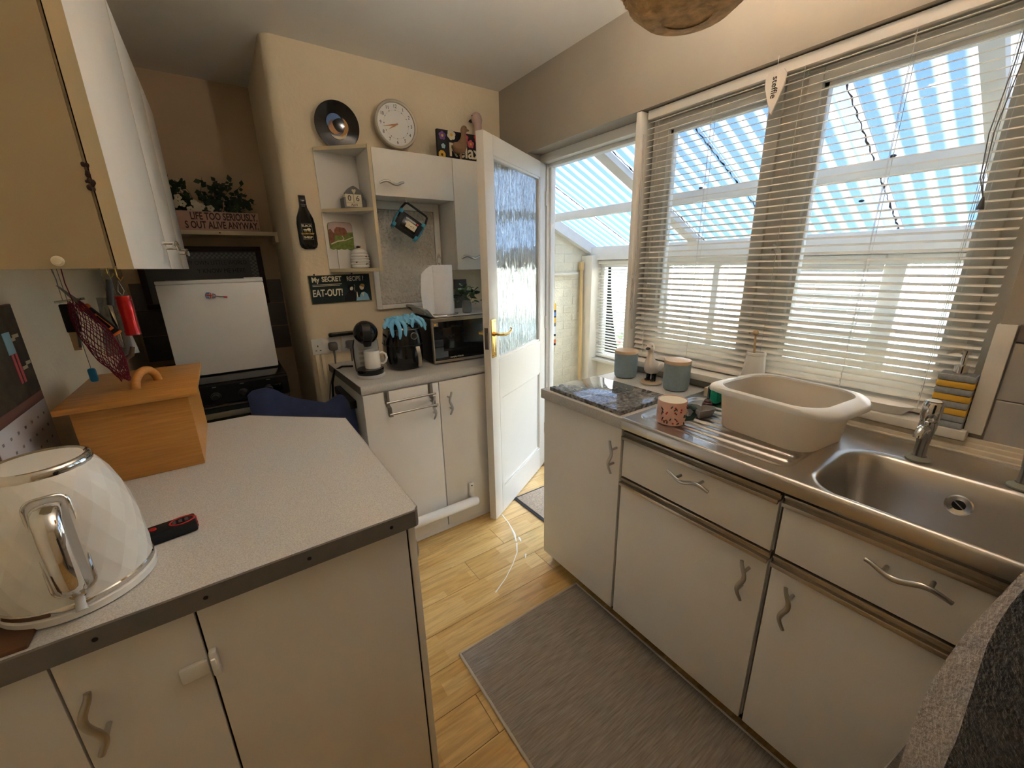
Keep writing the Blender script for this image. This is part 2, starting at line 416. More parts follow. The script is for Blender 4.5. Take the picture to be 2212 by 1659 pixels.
# floor slab with laminate boards as pieces
fl = struct(MB().box(XL-.15, 1.75, YS-.1, YN+.2, -.06, -.006).build('floor', 'black_gap', smooth=0))
_pl = {}
def plank(x0, x1, y0, y1):
    L = round(x1-x0, 4); Wd = round(y1-y0, 4)
    if (L, Wd) not in _pl:
        _pl[(L, Wd)] = MB().box(0, L-.0018, 0, Wd-.0018, -.006, 0).mesh('plank', 'oak_laminate', 0, (0,0,0))[0]
    place('plank', _pl[(L, Wd)], (x0, y0, 0), fl)
row_start = {0: .75, 1: .988, -1: 1.075}
PW = .1485
for k in range(-19, 12):
    y0 = 1.381+k*PW
    if y0 > YN-.02 or y0+PW < YS: continue
    xs = row_start.get(k, .75+((k*.37) % 1.2))
    while xs > XL: xs -= 1.2
    while xs < 1.75:
        a, b_ = max(xs, XL), min(xs+1.2, 1.75)
        if b_-a > .02: plank(a, b_, max(y0, YS), min(y0+PW, YN))
        xs += 1.2
sc = MB()
def scuff(pts, w):
    sc.tube([(x, y, .0006) for x, y in pts], [(w_, .0006) for w_ in w], n=6, flat=(1, 0, 0))
scuff([(1.118, 1.75), (1.105, 1.66), (1.075, 1.56), (1.045, 1.50)], [.004, .002, .006, .003])
scuff([(1.04, 1.49), (1.0, 1.43), (.93, 1.37), (.85, 1.315), (.767, 1.272)], [.004, .0025, .002, .002, .003])
scuff([(1.078, 1.525), (1.072, 1.503), (1.066, 1.486)], [.003, .006, .002]); scuff([(1.03, 1.395), (1.01, 1.372)], [.004, .002])
sc.build('paint_scuff', 'paint_scuff', fl)
struct(MB().box(XL-.2, 1.78, YS-.2, YN+.25, ZC, ZC+.15).build('ceiling', 'ceiling_paint', smooth=0))
struct(MB().box(XL-.2, XL, YS-.2, YN+.25, 0, ZC).build('wall_left', 'plaster_cream', smooth=0))
struct(MB().box(XL, 1.78, YS-.2, YS, 0, ZC).build('wall_front', 'plaster_cream', smooth=0))
wn = struct(MB().box(XL, XCH+.1, YN, YN+.25, 0, ZC).build('wall_nook', 'nook_paint', smooth=0))
# chimney breast / clock wall: one solid with a softly rounded corner
cp = [(XCH+.01+.04*(1-math.cos(a)) , YB+.04*(1-math.sin(a))) for a in [PI/2*i/6 for i in range(7)]]
poly = [(XCH, YN+.2)]+[(XCH+.045-.045*math.sin(a), YB+.045-.045*math.cos(a)) for a in [PI/2*i/6 for i in range(6, -1, -1)]]+[(1.78, YB), (1.78, YN+.2)]
wb = struct(MB().prism(poly, 'xy', 0, ZC).build('wall_back', 'plaster_cream', smooth=40))
# grey tiles low in the nook
tm = MB().box(0, .146, -.006, 0, 0, .146, b=.002, seg=1).mesh('tile', 'tile_dark', 30, (0,0,0))[0]
for i in range(5):
    for j in range(3): place('tile', tm, (XL+.012+i*.15, YN, .90+j*.15), wn)
# window wall with openings: door y 1.33..2.09, window y .14..1.30
DY0, DY1, WY0, WY1, ZL, ZS = 1.335, 2.095, .135, 1.30, 2.03, .93
ww = MB()
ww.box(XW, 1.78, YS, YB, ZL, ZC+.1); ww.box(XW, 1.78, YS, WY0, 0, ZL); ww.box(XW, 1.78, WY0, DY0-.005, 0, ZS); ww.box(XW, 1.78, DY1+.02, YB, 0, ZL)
wr = struct(ww.build('wall_right', 'plaster_shaded', smooth=0))
struct(MB().box(1.76, 1.80, YS, YN, ZC, 3.0).build('wall_sky_block', 'outside_paint', smooth=0))  # unseen upper house wall, added to block sky from the lean-to
# tiles on the window wall: under the sill and right of the reveal
t2 = MB().box(-.006, 0, 0, .148, 0, .148, b=.002, seg=1).mesh('tile', 'tile_grey', 30, (0,0,0))[0]
for i in range(9):
    y0 = 1.29-.15*(i+1)
    t3 = MB().box(-.005, 0, 0, .148, 0, .034, b=.0015, seg=1).mesh('tile', 'tile_grey', 30, (0,0,0))[0] if i == 0 else t3
    place('tile', t3, (XW, y0, .90), wr)
for i in range(5):
    for j in range(2): place('tile', t2, (XW, .105-.15*(i+1), .905+.15*j), wr)
bt = MB().box(-.008, 0, 0, .148, 0, .045, b=.002, seg=1).mesh('border_tile', 'tile_dark', 30, (0,0,0))[0]
for i in range(5): place('border_tile', bt, (XW, .105-.15*(i+1), 1.205), wr)
# reveal edge trim, sill, ribbed upstand
struct(MB().box(1.583, 1.60, .105, .14, .955, 1.247, b=.002).box(1.60, 1.69, .128, .137, .96, 1.247).build('trim_2', 'trim_white'))
sill = struct(MB().box(1.560, 1.70, .13, 1.296, .935, .962, b=.004).build('window_sill', 'trim_white'))
rb = MB(); rb.box(1.555, 1.598, -.4, .50, .897, .902)
for k in range(4): rb.box(1.553+.011*k, 1.566+.011*k, -.4, .50, .9, .908+.011*k, b=.003)
struct(rb.build('trim_3', 'ribbed_cream'))

# ------------------------------------------------------------------ door frame (open to the lean-to)
df = MB()
df.box(1.70, 1.79, DY0-.035, DY0, 0, 2.0, b=.003); df.box(1.735, 1.79, DY1, DY1+.03, 0, 2.0, b=.003); df.box(1.70, 1.79, DY0-.035, DY1+.03, 1.985, 2.03, b=.003)
df.box(1.755, 1.79, DY1-.016, DY1, 0, 1.985, b=.002); df.box(1.755, 1.79, DY0, DY0+.014, 0, 1.985, b=.002); df.box(1.745, 1.79, DY0, DY1, 1.965, 1.985, b=.002)
df.box(1.60, 1.72, DY0-.03, DY0-.004, 0, 2.028, b=.003)
struct(df.build('door_frame', 'upvc_white'))
MBt = MB().box(1.70, 1.80, DY0, DY1, 0, .018, b=.004); struct(MBt.build('door_threshold', 'wood_pale'))

# door leaf, swung into the room
F = Vector((1.0575, 1.713, 0)); H = Vector((1.722, 2.09, 0)); e = (H-F).normalized(); nrm = Vector((e.y, -e.x, 0))
DT = Matrix(((e.x, -nrm.x, 0, F.x), (e.y, -nrm.y, 0, F.y), (0, 0, 1, 0), (0, 0, 0, 1)))   # local x along leaf, y into leaf, z up
dw, dh, dt = .762, 1.978, .040
d1 = thing('door_1', (H.x, H.y, 0), None, None); d1['kind'] = 'structure'
lf = MB()
gx0, gx1, gz0, gz1 = .088, .672, .93, 1.895
px0, px1, pz0, pz1 = .115, .675, .165, .715
lf.box(0, gx0, 0, dt, .008, dh, b=.0025, T=DT); lf.box(gx1, dw, 0, dt, .008, dh, b=.0025, T=DT)
lf.box(gx0, gx1, 0, dt, gz1, dh, T=DT); lf.box(gx0, gx1, 0, dt, pz1, gz0, T=DT); lf.box(gx0, gx1, 0, dt, .008, pz0, T=DT)
lf.box(gx0, px0, 0, dt, pz0, pz1, T=DT); lf.box(gx0, gx0+.012, .004, .03, gz0, gz1, T=DT); lf.box(gx1-.012, gx1, .004, .03, gz0, gz1, T=DT)
lf.box(gx0, gx1, .004, .03, gz0, gz0+.012, T=DT); lf.box(gx0, gx1, .004, .03, gz1-.012, gz1, T=DT)
lf.build('leaf', 'white_door_paint', d1)
pn = MB(); pn.box(gx0, gx1+.005, .012, .028, pz0-.005, pz1+.005, T=DT)
for a, b_, c_, d_ in ((px0, px0+.012, pz0, pz1), (px1-.012, px1, pz0, pz1), (px0, px1, pz0, pz0+.012), (px0, px1, pz1-.012, pz1)): pn.box(a, b_, .004, .014, c_, d_, b=.003, T=DT)
pn.build('lower_panel', 'white_door_paint', d1)
MB().box(gx0+.004, gx1-.004, .014, .019, gz0+.004, gz1-.004, T=DT).build('glass_pane', 'rippled_glass', d1, 0)
lp = MB().box(.012, .058, -.004, 0, .955, 1.15, b=.0015, T=DT)
for z in (.967, 1.138):
    for x in (.02, .05): lp.cyl((x, -.006, z), (x, -.003, z), .003, n=8, T=DT)
lp.box(.031, .038, -.0046, -.0035, .985, 1.012, T=DT)
hp = lp.build('lever_plate', 'brass', d1)
def lever(b, sgn, x0=.034, z=1.075, y0=-.004):
    b.cyl((x0, y0, z), (x0, y0+sgn*.012, z), .011, n=16, T=DT)
    b.tube([(x0, y0+sgn*.01, z), (x0, y0+sgn*.035, z), (x0+.012, y0+sgn*.047, z), (x0+.05, y0+sgn*.05, z-.004), (x0+.09, y0+sgn*.05, z+.004), (x0+.115, y0+sgn*.045, z+.012), (x0+.11, y0+sgn*.04, z+.02)], [.007, .007, .008, .008, .006, .005, .004], n=10, T=DT)
b = MB(); lever(b, -1); b.build('lever', 'brass', hp)
b = MB().box(.012, .058, dt, dt+.004, .955, 1.15, b=.0015, T=DT); lever(b, 1, y0=dt+.004); b.build('lever_plate', 'brass', d1)
b = MB().box(-.0012, .001, .009, .031, 1.0, 1.11, b=.0005, T=DT); b.box(-.006, .001, .014, .026, 1.065, 1.085, b=.002, T=DT); b.build('lock_plate', 'steel_dark', d1)
b = MB()
for z in (.25, 1.0, 1.75): b.cyl((dw-.004, -.004, z), (dw-.004, -.004, z+.08), .006, n=10, T=DT)
b.build('hinge', 'white_door_paint', d1)

# ------------------------------------------------------------------ kitchen window: frame, two glazed lights
wf = MB(); WX0, WX1 = 1.685, 1.745
wf.box(WX0, WX1, 1.245, 1.30, .955, 2.03, b=.003); wf.box(WX0, WX1, .135, .20, .955, 2.03, b=.003); wf.box(WX0, WX1, .2, 1.245, 1.985, 2.03, b=.003); wf.box(WX0, WX1, .2, 1.245, .955, .99, b=.003)
wf.box(WX0, WX1, .70, .775, .99, 1.985, b=.003)
w1 = struct(wf.build('window_1', 'upvc_white'))
def sash(y0, y1, nm):
    b = MB(); x0, x1 = 1.672, 1.735; t = .042; z0, z1 = .985, 1.99
    b.box(x0, x1, y0, y0+t, z0, z1, b=.004); b.box(x0, x1, y1-t, y1, z0, z1, b=.004); b.box(x0, x1, y0+t, y1-t, z0, z0+t, b=.004); b.box(x0, x1, y0+t, y1-t, z1-t, z1, b=.004)
    b.box(x0+.02, x1-.01, y0+t, y0+t+.012, z0+t, z1-t); b.box(x0+.02, x1-.01, y1-t-.012, y1-t, z0+t, z1-t); b.box(x0+.02, x1-.01, y0+t, y1-t, z1-t-.012, z1-t); b.box(x0+.02, x1-.01, y0+t, y1-t, z0+t, z0+t+.012)
    s = b.build('window_sash', 'upvc_white', w1)
    MB().box(1.70, 1.704, y0+t, y1-t, z0+t, z1-t).build('glass_pane', 'clear_glass', s, 0)
    return s
sL = sash(.772, 1.258, 'l'); sR = sash(.19, .703, 'r')
hb = MB().box(1.655, 1.672, .715, .735, 1.40, 1.45, b=.004); hb.tube([(1.66, .725, 1.445), (1.648, .72, 1.46), (1.648, .70, 1.44), (1.65, .69, 1.38)], [.007, .007, .007, .005], n=8); hb.build('window_catch', 'upvc_white', w1)

# ------------------------------------------------------------------ venetian blind
bl = thing('venetian_blind', (1.64, .72, .965), 'white metal venetian blind hanging across the kitchen window above the sink', 'blind')
BY0, BY1 = .158, 1.288
MB().box(1.622, 1.662, BY0, BY1, 1.992, 2.026, b=.003).build('headrail', 'blind_white', bl)
MB().box(1.628, 1.655, BY0, BY1, .967, .984, b=.005).build('bottom_rail', 'blind_white', bl)
def slat_mesh(Lh, tilt, wd=.025, m_='blind_white', ax='y'):
    N = 4; pts = []
    for i in range(N+1):
        t = i/N-.5; x = t*wd; z = .0022*(1-4*t*t); pts.append((x*math.cos(tilt)-z*math.sin(tilt), x*math.sin(tilt)+z*math.cos(tilt)))
    lo = [(a, c_-.0007) for a, c_ in pts][::-1]
    return MB().prism(pts+lo, 'xz', 0, Lh).mesh('slat', m_, 50, (0, 0, 0))[0]
NS = 44; z0s, z1s = .992, 1.984; cache = {}
for k in range(NS):
    z = z0s+(z1s-z0s)*k/(NS-1)
    td = 14 if k > 11 else 14+(11-k)*3.2
    if td not in cache: cache[td] = slat_mesh(BY1-BY0, math.radians(td))
    place('slat', cache[td], (1.641, BY0, z), bl)
for y in (1.235, 1.0, .70, .44, .245):
    b = MB()
    for dx in (-.0135, .0135): b.cyl((1.641+dx, y, .975), (1.641+dx, y, 2.0), .0007, n=5)
    b.cyl((1.641, y+.006, .975), (1.641, y+.006, 2.0), .0006, n=5); b.build('ladder_cord', 'cord_white', bl)
b = MB()
for dy in (-.004, .004): b.tube([(1.616, .238+dy, 1.99), (1.612, .236+dy*1.5, 1.85), (1.610, .248+dy, 1.70), (1.610, .243+dy*.6, 1.60), (1.61, .232, 1.555)], .0012, n=6)
b.build('pull_cord', 'cord_grey', bl)
MB().lathe([(.002, .03), (.004, .022), (.0075, .002), (.007, 0), (.001, 0)], (1.61, .231, 1.525), 10).build('tassel', 'grey_dark_plastic', bl)
MB().cyl((1.612, 1.292, 1.10), (1.618, 1.297, 1.94), .004, n=8).build('tilt_wand', 'grey_plastic', bl)
b = MB()
for k in range(40): b.sphere((1.606, 1.303+.004*math.sin(k*.5), 1.24-.0045*k+.12), .0019, n=6)
b.build('bead_chain', 'aluminium', bl)
b = MB(); b.tube([(1.60, .48, .966), (1.60, .455, .967), (1.592, .43, .966), (1.60, .415, .967)], .0012, n=5); b.build('loose_cord', 'cord_white', bl)

# ------------------------------------------------------------------ LEAN-TO beyond the door
XO, YBR = 2.9, 2.85
roofz = lambda x: 1.565+.45*(2.9-x)
gf = struct(MB().box(-8, 12.0, -12.0, 10, -.26, -.16).build('ground', 'concrete', smooth=0))
struct(MB().box(1.75, 3.0, -1.35, 2.95, -.16, -.012).build('floor_leanto', 'concrete', smooth=0))
bwall = struct(MB().prism([(1.75, -.1), (3.0, -.1), (3.0, roofz(3.0)-.05), (1.75, roofz(1.75)-.05)], 'xz', YBR, YBR+.11).build('wall_brick', 'mortar_paint', smooth=0))
bk = [MB().box(0, .216, -.0022-.0012*q, 0, 0, .069, b=.002, seg=1).mesh('brick', 'brick_paint', 40, (0,0,0))[0] for q in range(3)]
bh = MB().box(0, .105, -.003, 0, 0, .069, b=.002, seg=1).mesh('brick', 'brick_paint', 40, (0,0,0))[0]
for r in range(24):
    z = -.01+r*.075
    x = 1.79-(.1105 if r % 2 else 0)
    while x < 2.95:
        if x+.2 < 3.0 and z+.07 < roofz(max(x, 1.75)+.21)-.05 and x > 1.75:
            place('brick', random.choice(bk), (x, YBR, z), bwall)
        elif x+.1 < 3.0 and x > 1.75 and z+.07 < roofz(x+.1)-.05: place('brick', bh, (x, YBR, z), bwall)
        x += .221
struct(MB().box(2.78, 2.95, 2.715, YBR, -.1, 1.47, b=.006).build('pillar', 'outside_paint'))
struct(MB().box(XO, 3.0, -1.3, YBR, -.1, .50).build('wall_outer', 'outside_paint', smooth=0))
struct(MB().box(2.82, 3.03, -1.3, 2.79, .50, .53, b=.004).build('outer_sill', 'trim_white'))
struct(MB().box(2.84, 2.97, -1.3, YBR, 1.43, 1.545, b=.004).build('beam_eave', 'beam_white'))
pur = struct(MB().box(2.325, 2.375, -1.3, YBR, roofz(2.35)-.075, roofz(2.35)-.018, b=.003).build('beam_purlin', 'beam_white'))
def rafter(y0, y1, nm, dz0=-.02, dz1=-.085):
    x0, x1 = 1.79, 2.94
    b = MB().prism([(x0, roofz(x0)+dz0), (x1, roofz(x1)+dz0), (x1, roofz(x1)+dz1), (x0, roofz(x0)+dz1)], 'xz', y0, y1)
    return struct(b.build(nm, 'beam_white', smooth=0))
rafter(2.79, 2.85, 'rafter_end', -.012, -.10); rafter(1.75, 1.825, 'rafter', -.014, -.05); rafter(.31, .36, 'rafter', -.014, -.06); rafter(-1.0, -.94, 'rafter', -.014, -.06)
# corrugated sheets, 0.58 wide, lapped
rs = thing('leanto_roof', (2.35, .8, 1.8), None, None); rs['kind'] = 'structure'
def sheet(y0, y1, dz):
    n = int((y1-y0)/.0762*10); xs = [1.76+i*(3.02-1.76)/3 for i in range(4)]
    vs = []; cr = []
    for i in range(n+1):
        y = y0+(y1-y0)*i/n; c_ = math.cos(2*PI*y/.0762)
        lap = max(0, 1-abs(y-(y0+.05))/.035)
        for x in xs: vs.append((x, y, roofz(x)+.009*c_+dz)); cr.append(max(.5+.5*c_, .72*min(1, lap*1.6)))
    fs = [(i*4+j, (i+1)*4+j, (i+1)*4+j+1, i*4+j+1) for i in range(n) for j in range(3)]
    b = MB().add(vs, fs); me, og = b.mesh('corrugated_sheet', 'corrugated_plastic', 180)
    a = me.attributes.new('crest', 'FLOAT', 'POINT')
    for k, c_ in enumerate(cr): a.data[k].value = c_
    place('corrugated_sheet', me, og, rs)
edges = [2.86, 2.40, 1.82, 1.245, .675, .335, -.22, -.80, -1.32]
for k in range(len(edges)-1): sheet(edges[k+1]-.004, edges[k]-.002, .004 if k % 2 else 0)
for y in (2.40, 1.735, 1.245, .675):     # dirt line caught in each lap
    b = MB(); N = 60; pts = []; R = []
    for i in range(N+1):
        x = 1.8+(2.92-1.8)*i/N; pts.append((x, y+.012+.003*math.sin(i*1.7), roofz(x)-.006)); R.append((.0016+.005*random.random()**3, .0015))
    b.tube(pts, R, n=6, flat=(0, 1, 0)); b.build('dirt_line', 'dirt_black', rs)
for x_, y_ in ((2.36, 2.62), (2.36, 2.05), (2.36, 1.93), (2.33, .62), (2.33, 1.45), (2.9, 2.36), (2.62, .78), (2.35, .42)):
    MB().sphere((x_, y_, roofz(x_)-.016), .010, n=8, sc=(1, 1.2, .6)).build('fixing', 'dirt_black', rs)
# outer windows
ow = struct(MB().box(2.9, 2.96, -1.3, 2.79, 1.375, 1.43, b=.003).box(2.9, 2.96, -1.3, 2.79, .53, .57, b=.003).build('window_2', 'upvc_white'))
for y, w_ in ((2.70, .06), (2.03, .06), (1.62, .045), (1.30, .07), (.66, .09), (.33, .06), (-.3, .06), (-1.25, .06)):
    MB().box(2.9, 2.96, y-w_/2, y+w_/2, .57, 1.375, b=.003).build('mullion', 'upvc_white', ow)
for a, b_ in ((2.06, 2.67), (1.645, 2.0), (1.335, 1.60), (.705, 1.265), (.36, .615), (-.27, .30), (-1.22, -.33)):
    MB().box(2.928, 2.932, a, b_, .57, 1.375).build('glass_pane', 'clear_glass', ow, 0)
def outer_blind(y0, y1, zb, zt, label, pitch=.026, tilt=20):
    t = thing('venetian_blind', (2.88, (y0+y1)/2, zb), label, 'blind', 'white blinds on the lean-to windows')
    MB().box(2.862, 2.895, y0, y1, zt, zt+.03, b=.003).build('headrail', 'blind_white', t)
    sm = slat_mesh(y1-y0, math.radians(tilt)); z = zb+.02
    MB().box(2.868, 2.89, y0, y1, zb, zb+.014, b=.003).build('bottom_rail', 'blind_white', t)
    while z < zt-.005: place('slat', sm, (2.879, y0, z), t); z += pitch
    for f in (.15, .5, .85):
        y = y0+(y1-y0)*f; MB().cyl((2.879, y, zb), (2.879, y, zt), .001, n=5).build('ladder_cord', 'cord_white', t)
outer_blind(2.05, 2.74, .545, 1.395, 'white venetian blind on the lean-to window seen through the open door')
outer_blind(.70, 1.28, .545, 1.395, 'pale venetian blind on the lean-to window behind the washing-up bowl', tilt=38)
outer_blind(.36, .63, .545, 1.395, 'narrow venetian blind on the lean-to window near the soap dispenser', pitch=.04, tilt=8)
# far wall of the lean-to
struct(MB().prism([(1.78, -.1), (3.0, -.1), (3.0, roofz(3.0)-.03), (1.78, roofz(1.78)-.03)], 'xz', -1.40, -1.32).build('wall_end', 'outside_paint', smooth=0))
# pipe, pole, woven holder on the brick wall
tag(MB().cyl((1.9, YBR-.03, 1.315), (2.70, YBR-.03, 1.315), .012, n=12).build('wall_pipe', 'outside_paint'), 'thin white painted pipe running level along the lean-to brick wall', 'pipe')
pl = thing('wooden_pole', (2.745, 2.79, 0), 'tall pale wooden pole leaning in the corner of the lean-to brick wall', 'pole')
MB().cyl((2.725, 2.77, -.012), (2.75, 2.815, 1.38), .017, n=12).build('shaft', 'pole_tan', pl)
MB().box(2.725, 2.775, 2.80, 2.838, 1.34, 1.42, b=.012).build('end_cap', 'pole_tan', pl)
wv = thing('woven_hanging', (2.39, 2.83, .55), 'striped woven wall hanging in mustard and navy on the lean-to brick wall', 'wall hanging')
zz = 1.065
for h, mm in ((.06, 'yellow'), (.02, 'text_black'), (.035, 'print_blue'), (.012, 'text_black'), (.05, 'yellow'), (.03, 'text_grey'), (.07, 'white_plastic'), (.02, 'text_black'), (.03, 'text_cream'), (.035, 'orange'), (.02, 'text_black'), (.012, 'text_cream')):
    b = MB(); b.grid(lambda u, v, a=zz, h=h: (2.33+.115*u, 2.815+.006*math.sin(u*9), a-h*v), 10, 2, thick=.006); b.build('woven_band', mm, wv); zz -= h
b = MB(); b.tube([(2.36, 2.822, 1.065), (2.39, 2.832, 1.10), (2.42, 2.822, 1.065)], .004, n=6); b.build('hanging_loop', 'print_blue', wv)
for k in range(7): MB().cyl((2.338+.016*k, 2.818, zz), (2.336+.0165*k, 2.818, zz-.05), .003, n=5).build('fringe', 'text_cream', wv)
# garden: fence of separate boards, table, pots
fn = thing('garden_fence', (4.9, 1.5, -.1), 'pale weathered close-board fence in the garden beyond the lean-to windows', 'fence')
fb = MB().box(0, .022, 0, .142, 0, 1.7, b=.003, seg=1).mesh('fence_board', 'fence_wood', 30, (0,0,0))[0]
for k in range(46): place('fence_board', fb, (4.9+.012*(k % 2), -2.2+.15*k, -.1), fn)
for z in (.25, 1.2): MB().box(4.87, 4.9, -2.2, 4.7, z, z+.07).build('fence_rail', 'fence_wood', fn)
gt = thing('garden_table', (3.9, 1.6, -.1), 'pale garden table standing outside the lean-to window', 'table')
MB().box(3.6, 4.2, 1.2, 2.3, .62, .65, b=.008).build('tabletop', 'fence_wood', gt)
for x in (3.66, 4.12):
    for y in (1.27, 2.2): MB().box(x, x+.04, y, y+.04, -.1, .62, b=.003).build('leg', 'fence_wood', gt)
for k, (x, y, r, h) in enumerate(((3.4, 2.35, .10, .20), (3.85, 3.1, .12, .22))):
    t = thing('flower_pot', (x, y, -.1), ('terracotta pot of red flowers outside the lean-to window, nearer the glass', 'terracotta pot of red flowers outside the lean-to window, nearer the fence')[k], 'plant pot')
    MB().lathe([(r*.7, 0), (r, h), (r*1.1, h), (r*1.1, h+.03), (r*.9, h+.03), (r*.8, h)], (x, y, -.1), 16).build('pot', 'print_tan', t)
    b = MB()
    for q in range(70):
        p_ = Vector((x, y, -.1+h+.25))+Vector((random.uniform(-.15, .15), random.uniform(-.15, .15), random.uniform(-.2, .25))); b.sphere(p_, .03, n=5, mi=random.choice((0, 0, 1)))
    fo = b.build('blossom', ['leaf', 'red'], t); fo['kind'] = 'stuff'

# ================================================================== RIGHT RUN: base units, worktop, sink
XD0, XD1, XC0, XC1 = 1.059, 1.075, 1.078, 1.585
def base_unit(y0, y1, label, drawer, hinge):
    t = thing('base_cabinet', (1.3, (y0+y1)/2, 0), label, 'cabinet')
    b = MB().box(XC0, XC1, y0+.002, y0+.018, .075, .848); b.box(XC0, XC1, y1-.018, y1-.002, .075, .848); b.box(1.14, XC1, y0+.002, y0+.018, 0, .075); b.box(1.14, XC1, y1-.018, y1-.002, 0, .075); b.box(XC0, XC1, y0+.018, y1-.018, .075, .09); b.box(XC1-.01, XC1, y0+.018, y1-.018, .09, .848)
    if not drawer: b.box(XC0, XC1, y0+.018, y1-.018, .83, .848)
    else: b.box(XC0, XC0+.03, y0+.018, y1-.018, .648, .672)
    b.build('carcass', 'cabinet_white', t)
    MB().box(1.125, 1.14, y0, y1, 0, .075).build('plinth', 'black_matte', t)
    A = 1
    if drawer:
        d = MB().box(XD0, XD1, y0+.003, y1-.003, .679, .826, b=.0015).build('drawer_front', 'cabinet_white', t)
        wave_handle(d, (XD0, (y0+y1)/2+drawer, .785), (0, 1, 0), (0, 0, 1), (-1, 0, 0), .135)
        for nm, zz in (('trim_strip', .828), ('trim_strip', .650)):
            b = MB().box(XD0-.012, XC0, y0+.002, y1-.002, zz, zz+.006, b=.001); b.box(XD0-.014, XD0-.008, y0+.002, y1-.002, zz-.004, zz+.008, b=.0015); b.box(XD0+.004, XC0, y0+.002, y1-.002, zz+.006, zz+.024); b.box(XD0-.004, XD0+.004, y0+.002, y1-.002, zz+.017, zz+.024, b=.001)
            b.build(nm, 'aluminium', t)
        d = MB().box(XD0, XD1, y0+.003, y1-.003, .078, .646, b=.0015).build('door', 'cabinet_white', t)
    else:
        d = MB().box(XD0, XD1, y0+.003, y1-.003, .078, .853, b=.0015).build('door', 'cabinet_white', t)
    wave_handle(d, (XD0, hinge[0], hinge[1]), (0, 0, 1), (0, 1, 0), (-1, 0, 0), .125)
    return t
base_unit(.860, 1.291, 'narrow white base cabinet under the granite board, plain full-height door', None, (.884, .745))
base_unit(.352, .855, 'white base cabinet with drawer below the draining board and washing-up bowl', -.013, (.400, .565))
base_unit(-.165, .347, 'white base cabinet with drawer under the sink bowl, nearest the hanging coat', .012, (.290, .557))
base_unit(-.68, -.17, 'white base cabinet at the near end of the sink run behind the hanging coat', .0, (-.25, .557))
wt = thing('worktop', (1.3, 1.08, .86), 'short grey speckled worktop holding the granite board, blue canisters and white duck', 'worktop')
MB().box(1.049, 1.596, .858, 1.294, .862, .899, b=.004).build('slab', 'worktop_speckle', wt)
MB().box(1.046, 1.050, .858, 1.296, .860, .899, b=.001).box(1.049, 1.596, 1.2935, 1.297, .860, .899, b=.001).build('edge_band', 'worktop_edge_light', wt)
# sink: pressed steel top as one surface
sk = thing('kitchen_sink', (1.29, .3, .86), 'stainless steel sink with ribbed draining board below the window', 'sink')
SX0, SX1, SY0, SY1 = 1.058, 1.552, -.30, .856
def sd_rr(x, y, cx_, cy_, hx, hy, r):
    qx, qy = abs(x-cx_)-hx+r, abs(y-cy_)-hy+r
    return math.hypot(max(qx, 0), max(qy, 0))+min(max(qx, qy), 0)-r
def smooth(a, b_, v): t = min(1, max(0, (v-a)/(b_-a))); return t*t*(3-2*t)
def sink_z(x, y):
    z = .901
    d = sd_rr(x, y, 1.283, .60, .178, .232, .04)            # draining board recess
    if d < .006:
        z -= .007*smooth(.006, -.008, d)
        inr = smooth(-.010, -.022, d)
        z += inr*.007*max(0, math.cos((x-1.283)/.041*2*PI))**1.5
    d = sd_rr(x, y, 1.228, .085, .160, .225, .085)           # bowl
    z -= .165*smooth(.006, -.042, d)+.004*smooth(.02, .0, d)
    z += .004*smooth(SX1-.012, SX1, x)
    return z
b = MB(); NX, NY = 118, 285
b.grid(lambda u, v: (SX0+(SX1-SX0)*u, SY1+(SY0-SY1)*v, sink_z(SX0+(SX1-SX0)*u, SY1+(SY0-SY1)*v)), NX, NY)
b.build('sink_top', 'steel', sk, 60)
pr = [(1.060, .901), (1.052, .9035), (1.046, .900), (1.0435, .893), (1.045, .868), (1.048, .862), (1.056, .862), (1.056, .897)]
MB().prism(pr, 'xz', SY0, SY1).build('front_lip', 'steel', sk, 50)
MB().prism([(1.05, .862), (1.056, .8605), (1.056, .897), (1.055, .9)], 'xz', SY1-.001, SY1).box(1.05, SX1, SY1-.001, SY1+.0005, .862, .901).build('end_lip', 'steel', sk)
b = MB(); Tv = Matrix.Translation((1.3705, .090, .835)) @ Matrix.Rotation(math.radians(-79), 4, 'Y')
b.lathe([(.012, .001), (.022, .003), (.025, .0015), (.025, -.002), (.012, -.002), (.012, .001)], (0,0,0), 24, T=Tv, caps=False); b.box(-.021, .021, -.0012, .0012, .0005, .002, T=Tv @ Matrix.Rotation(.9, 4, 'Z')); b.build('overflow_ring', 'chrome', sk)
MB().cyl((0,0,-.001), (0,0,.0006), .021, n=20, T=Tv).build('overflow_hole', 'black_matte', sk)
MB().lathe([(.006, .002), (.03, .003), (.034, 0), (.02, -.004)], (1.23, .06, .742), 24).build('drain', 'chrome', sk)
def tap(x, y, label, ang):
    t = thing('tap', (x, y, .902), label, 'tap', 'pillar taps on the sink')
    MB().lathe([(.0, 0), (.026, 0), (.026, .004), (.017, .009), (.015, .012)], (x, y, .901), 24).build('base_flange', 'limescale', t)
    T = Matrix.Translation((x, y, .905)) @ Matrix.Rotation(ang, 4, 'Z')
    MB().lathe([(.013, 0), (.0125, .04), (.016, .075), (.018, .09), (.017, .105), (.0, .105)], (0,0,0), 20, T=T).build('column', 'steel_tap', t)
    b = MB().tube([(0, 0, .082), (-.020, 0, .088), (-.034, 0, .086), (-.043, 0, .077), (-.045, 0, .068)], [.013, .012, .0105, .0095, .009], n=14, T=T); b.build('spout', 'chrome', t)
    MB().lathe([(.012, .10), (.018, .108), (.0205, .125), (.0205, .15), (.018, .157), (.0, .158)], (0,0,0), 12, T=T).build('handwheel', 'chrome', t)
    MB().lathe([(.0, .1585), (.014, .1585), (.012, .1605), (0, .161)], (0,0,0), 20, T=T).build('cap', 'white_gloss', t)
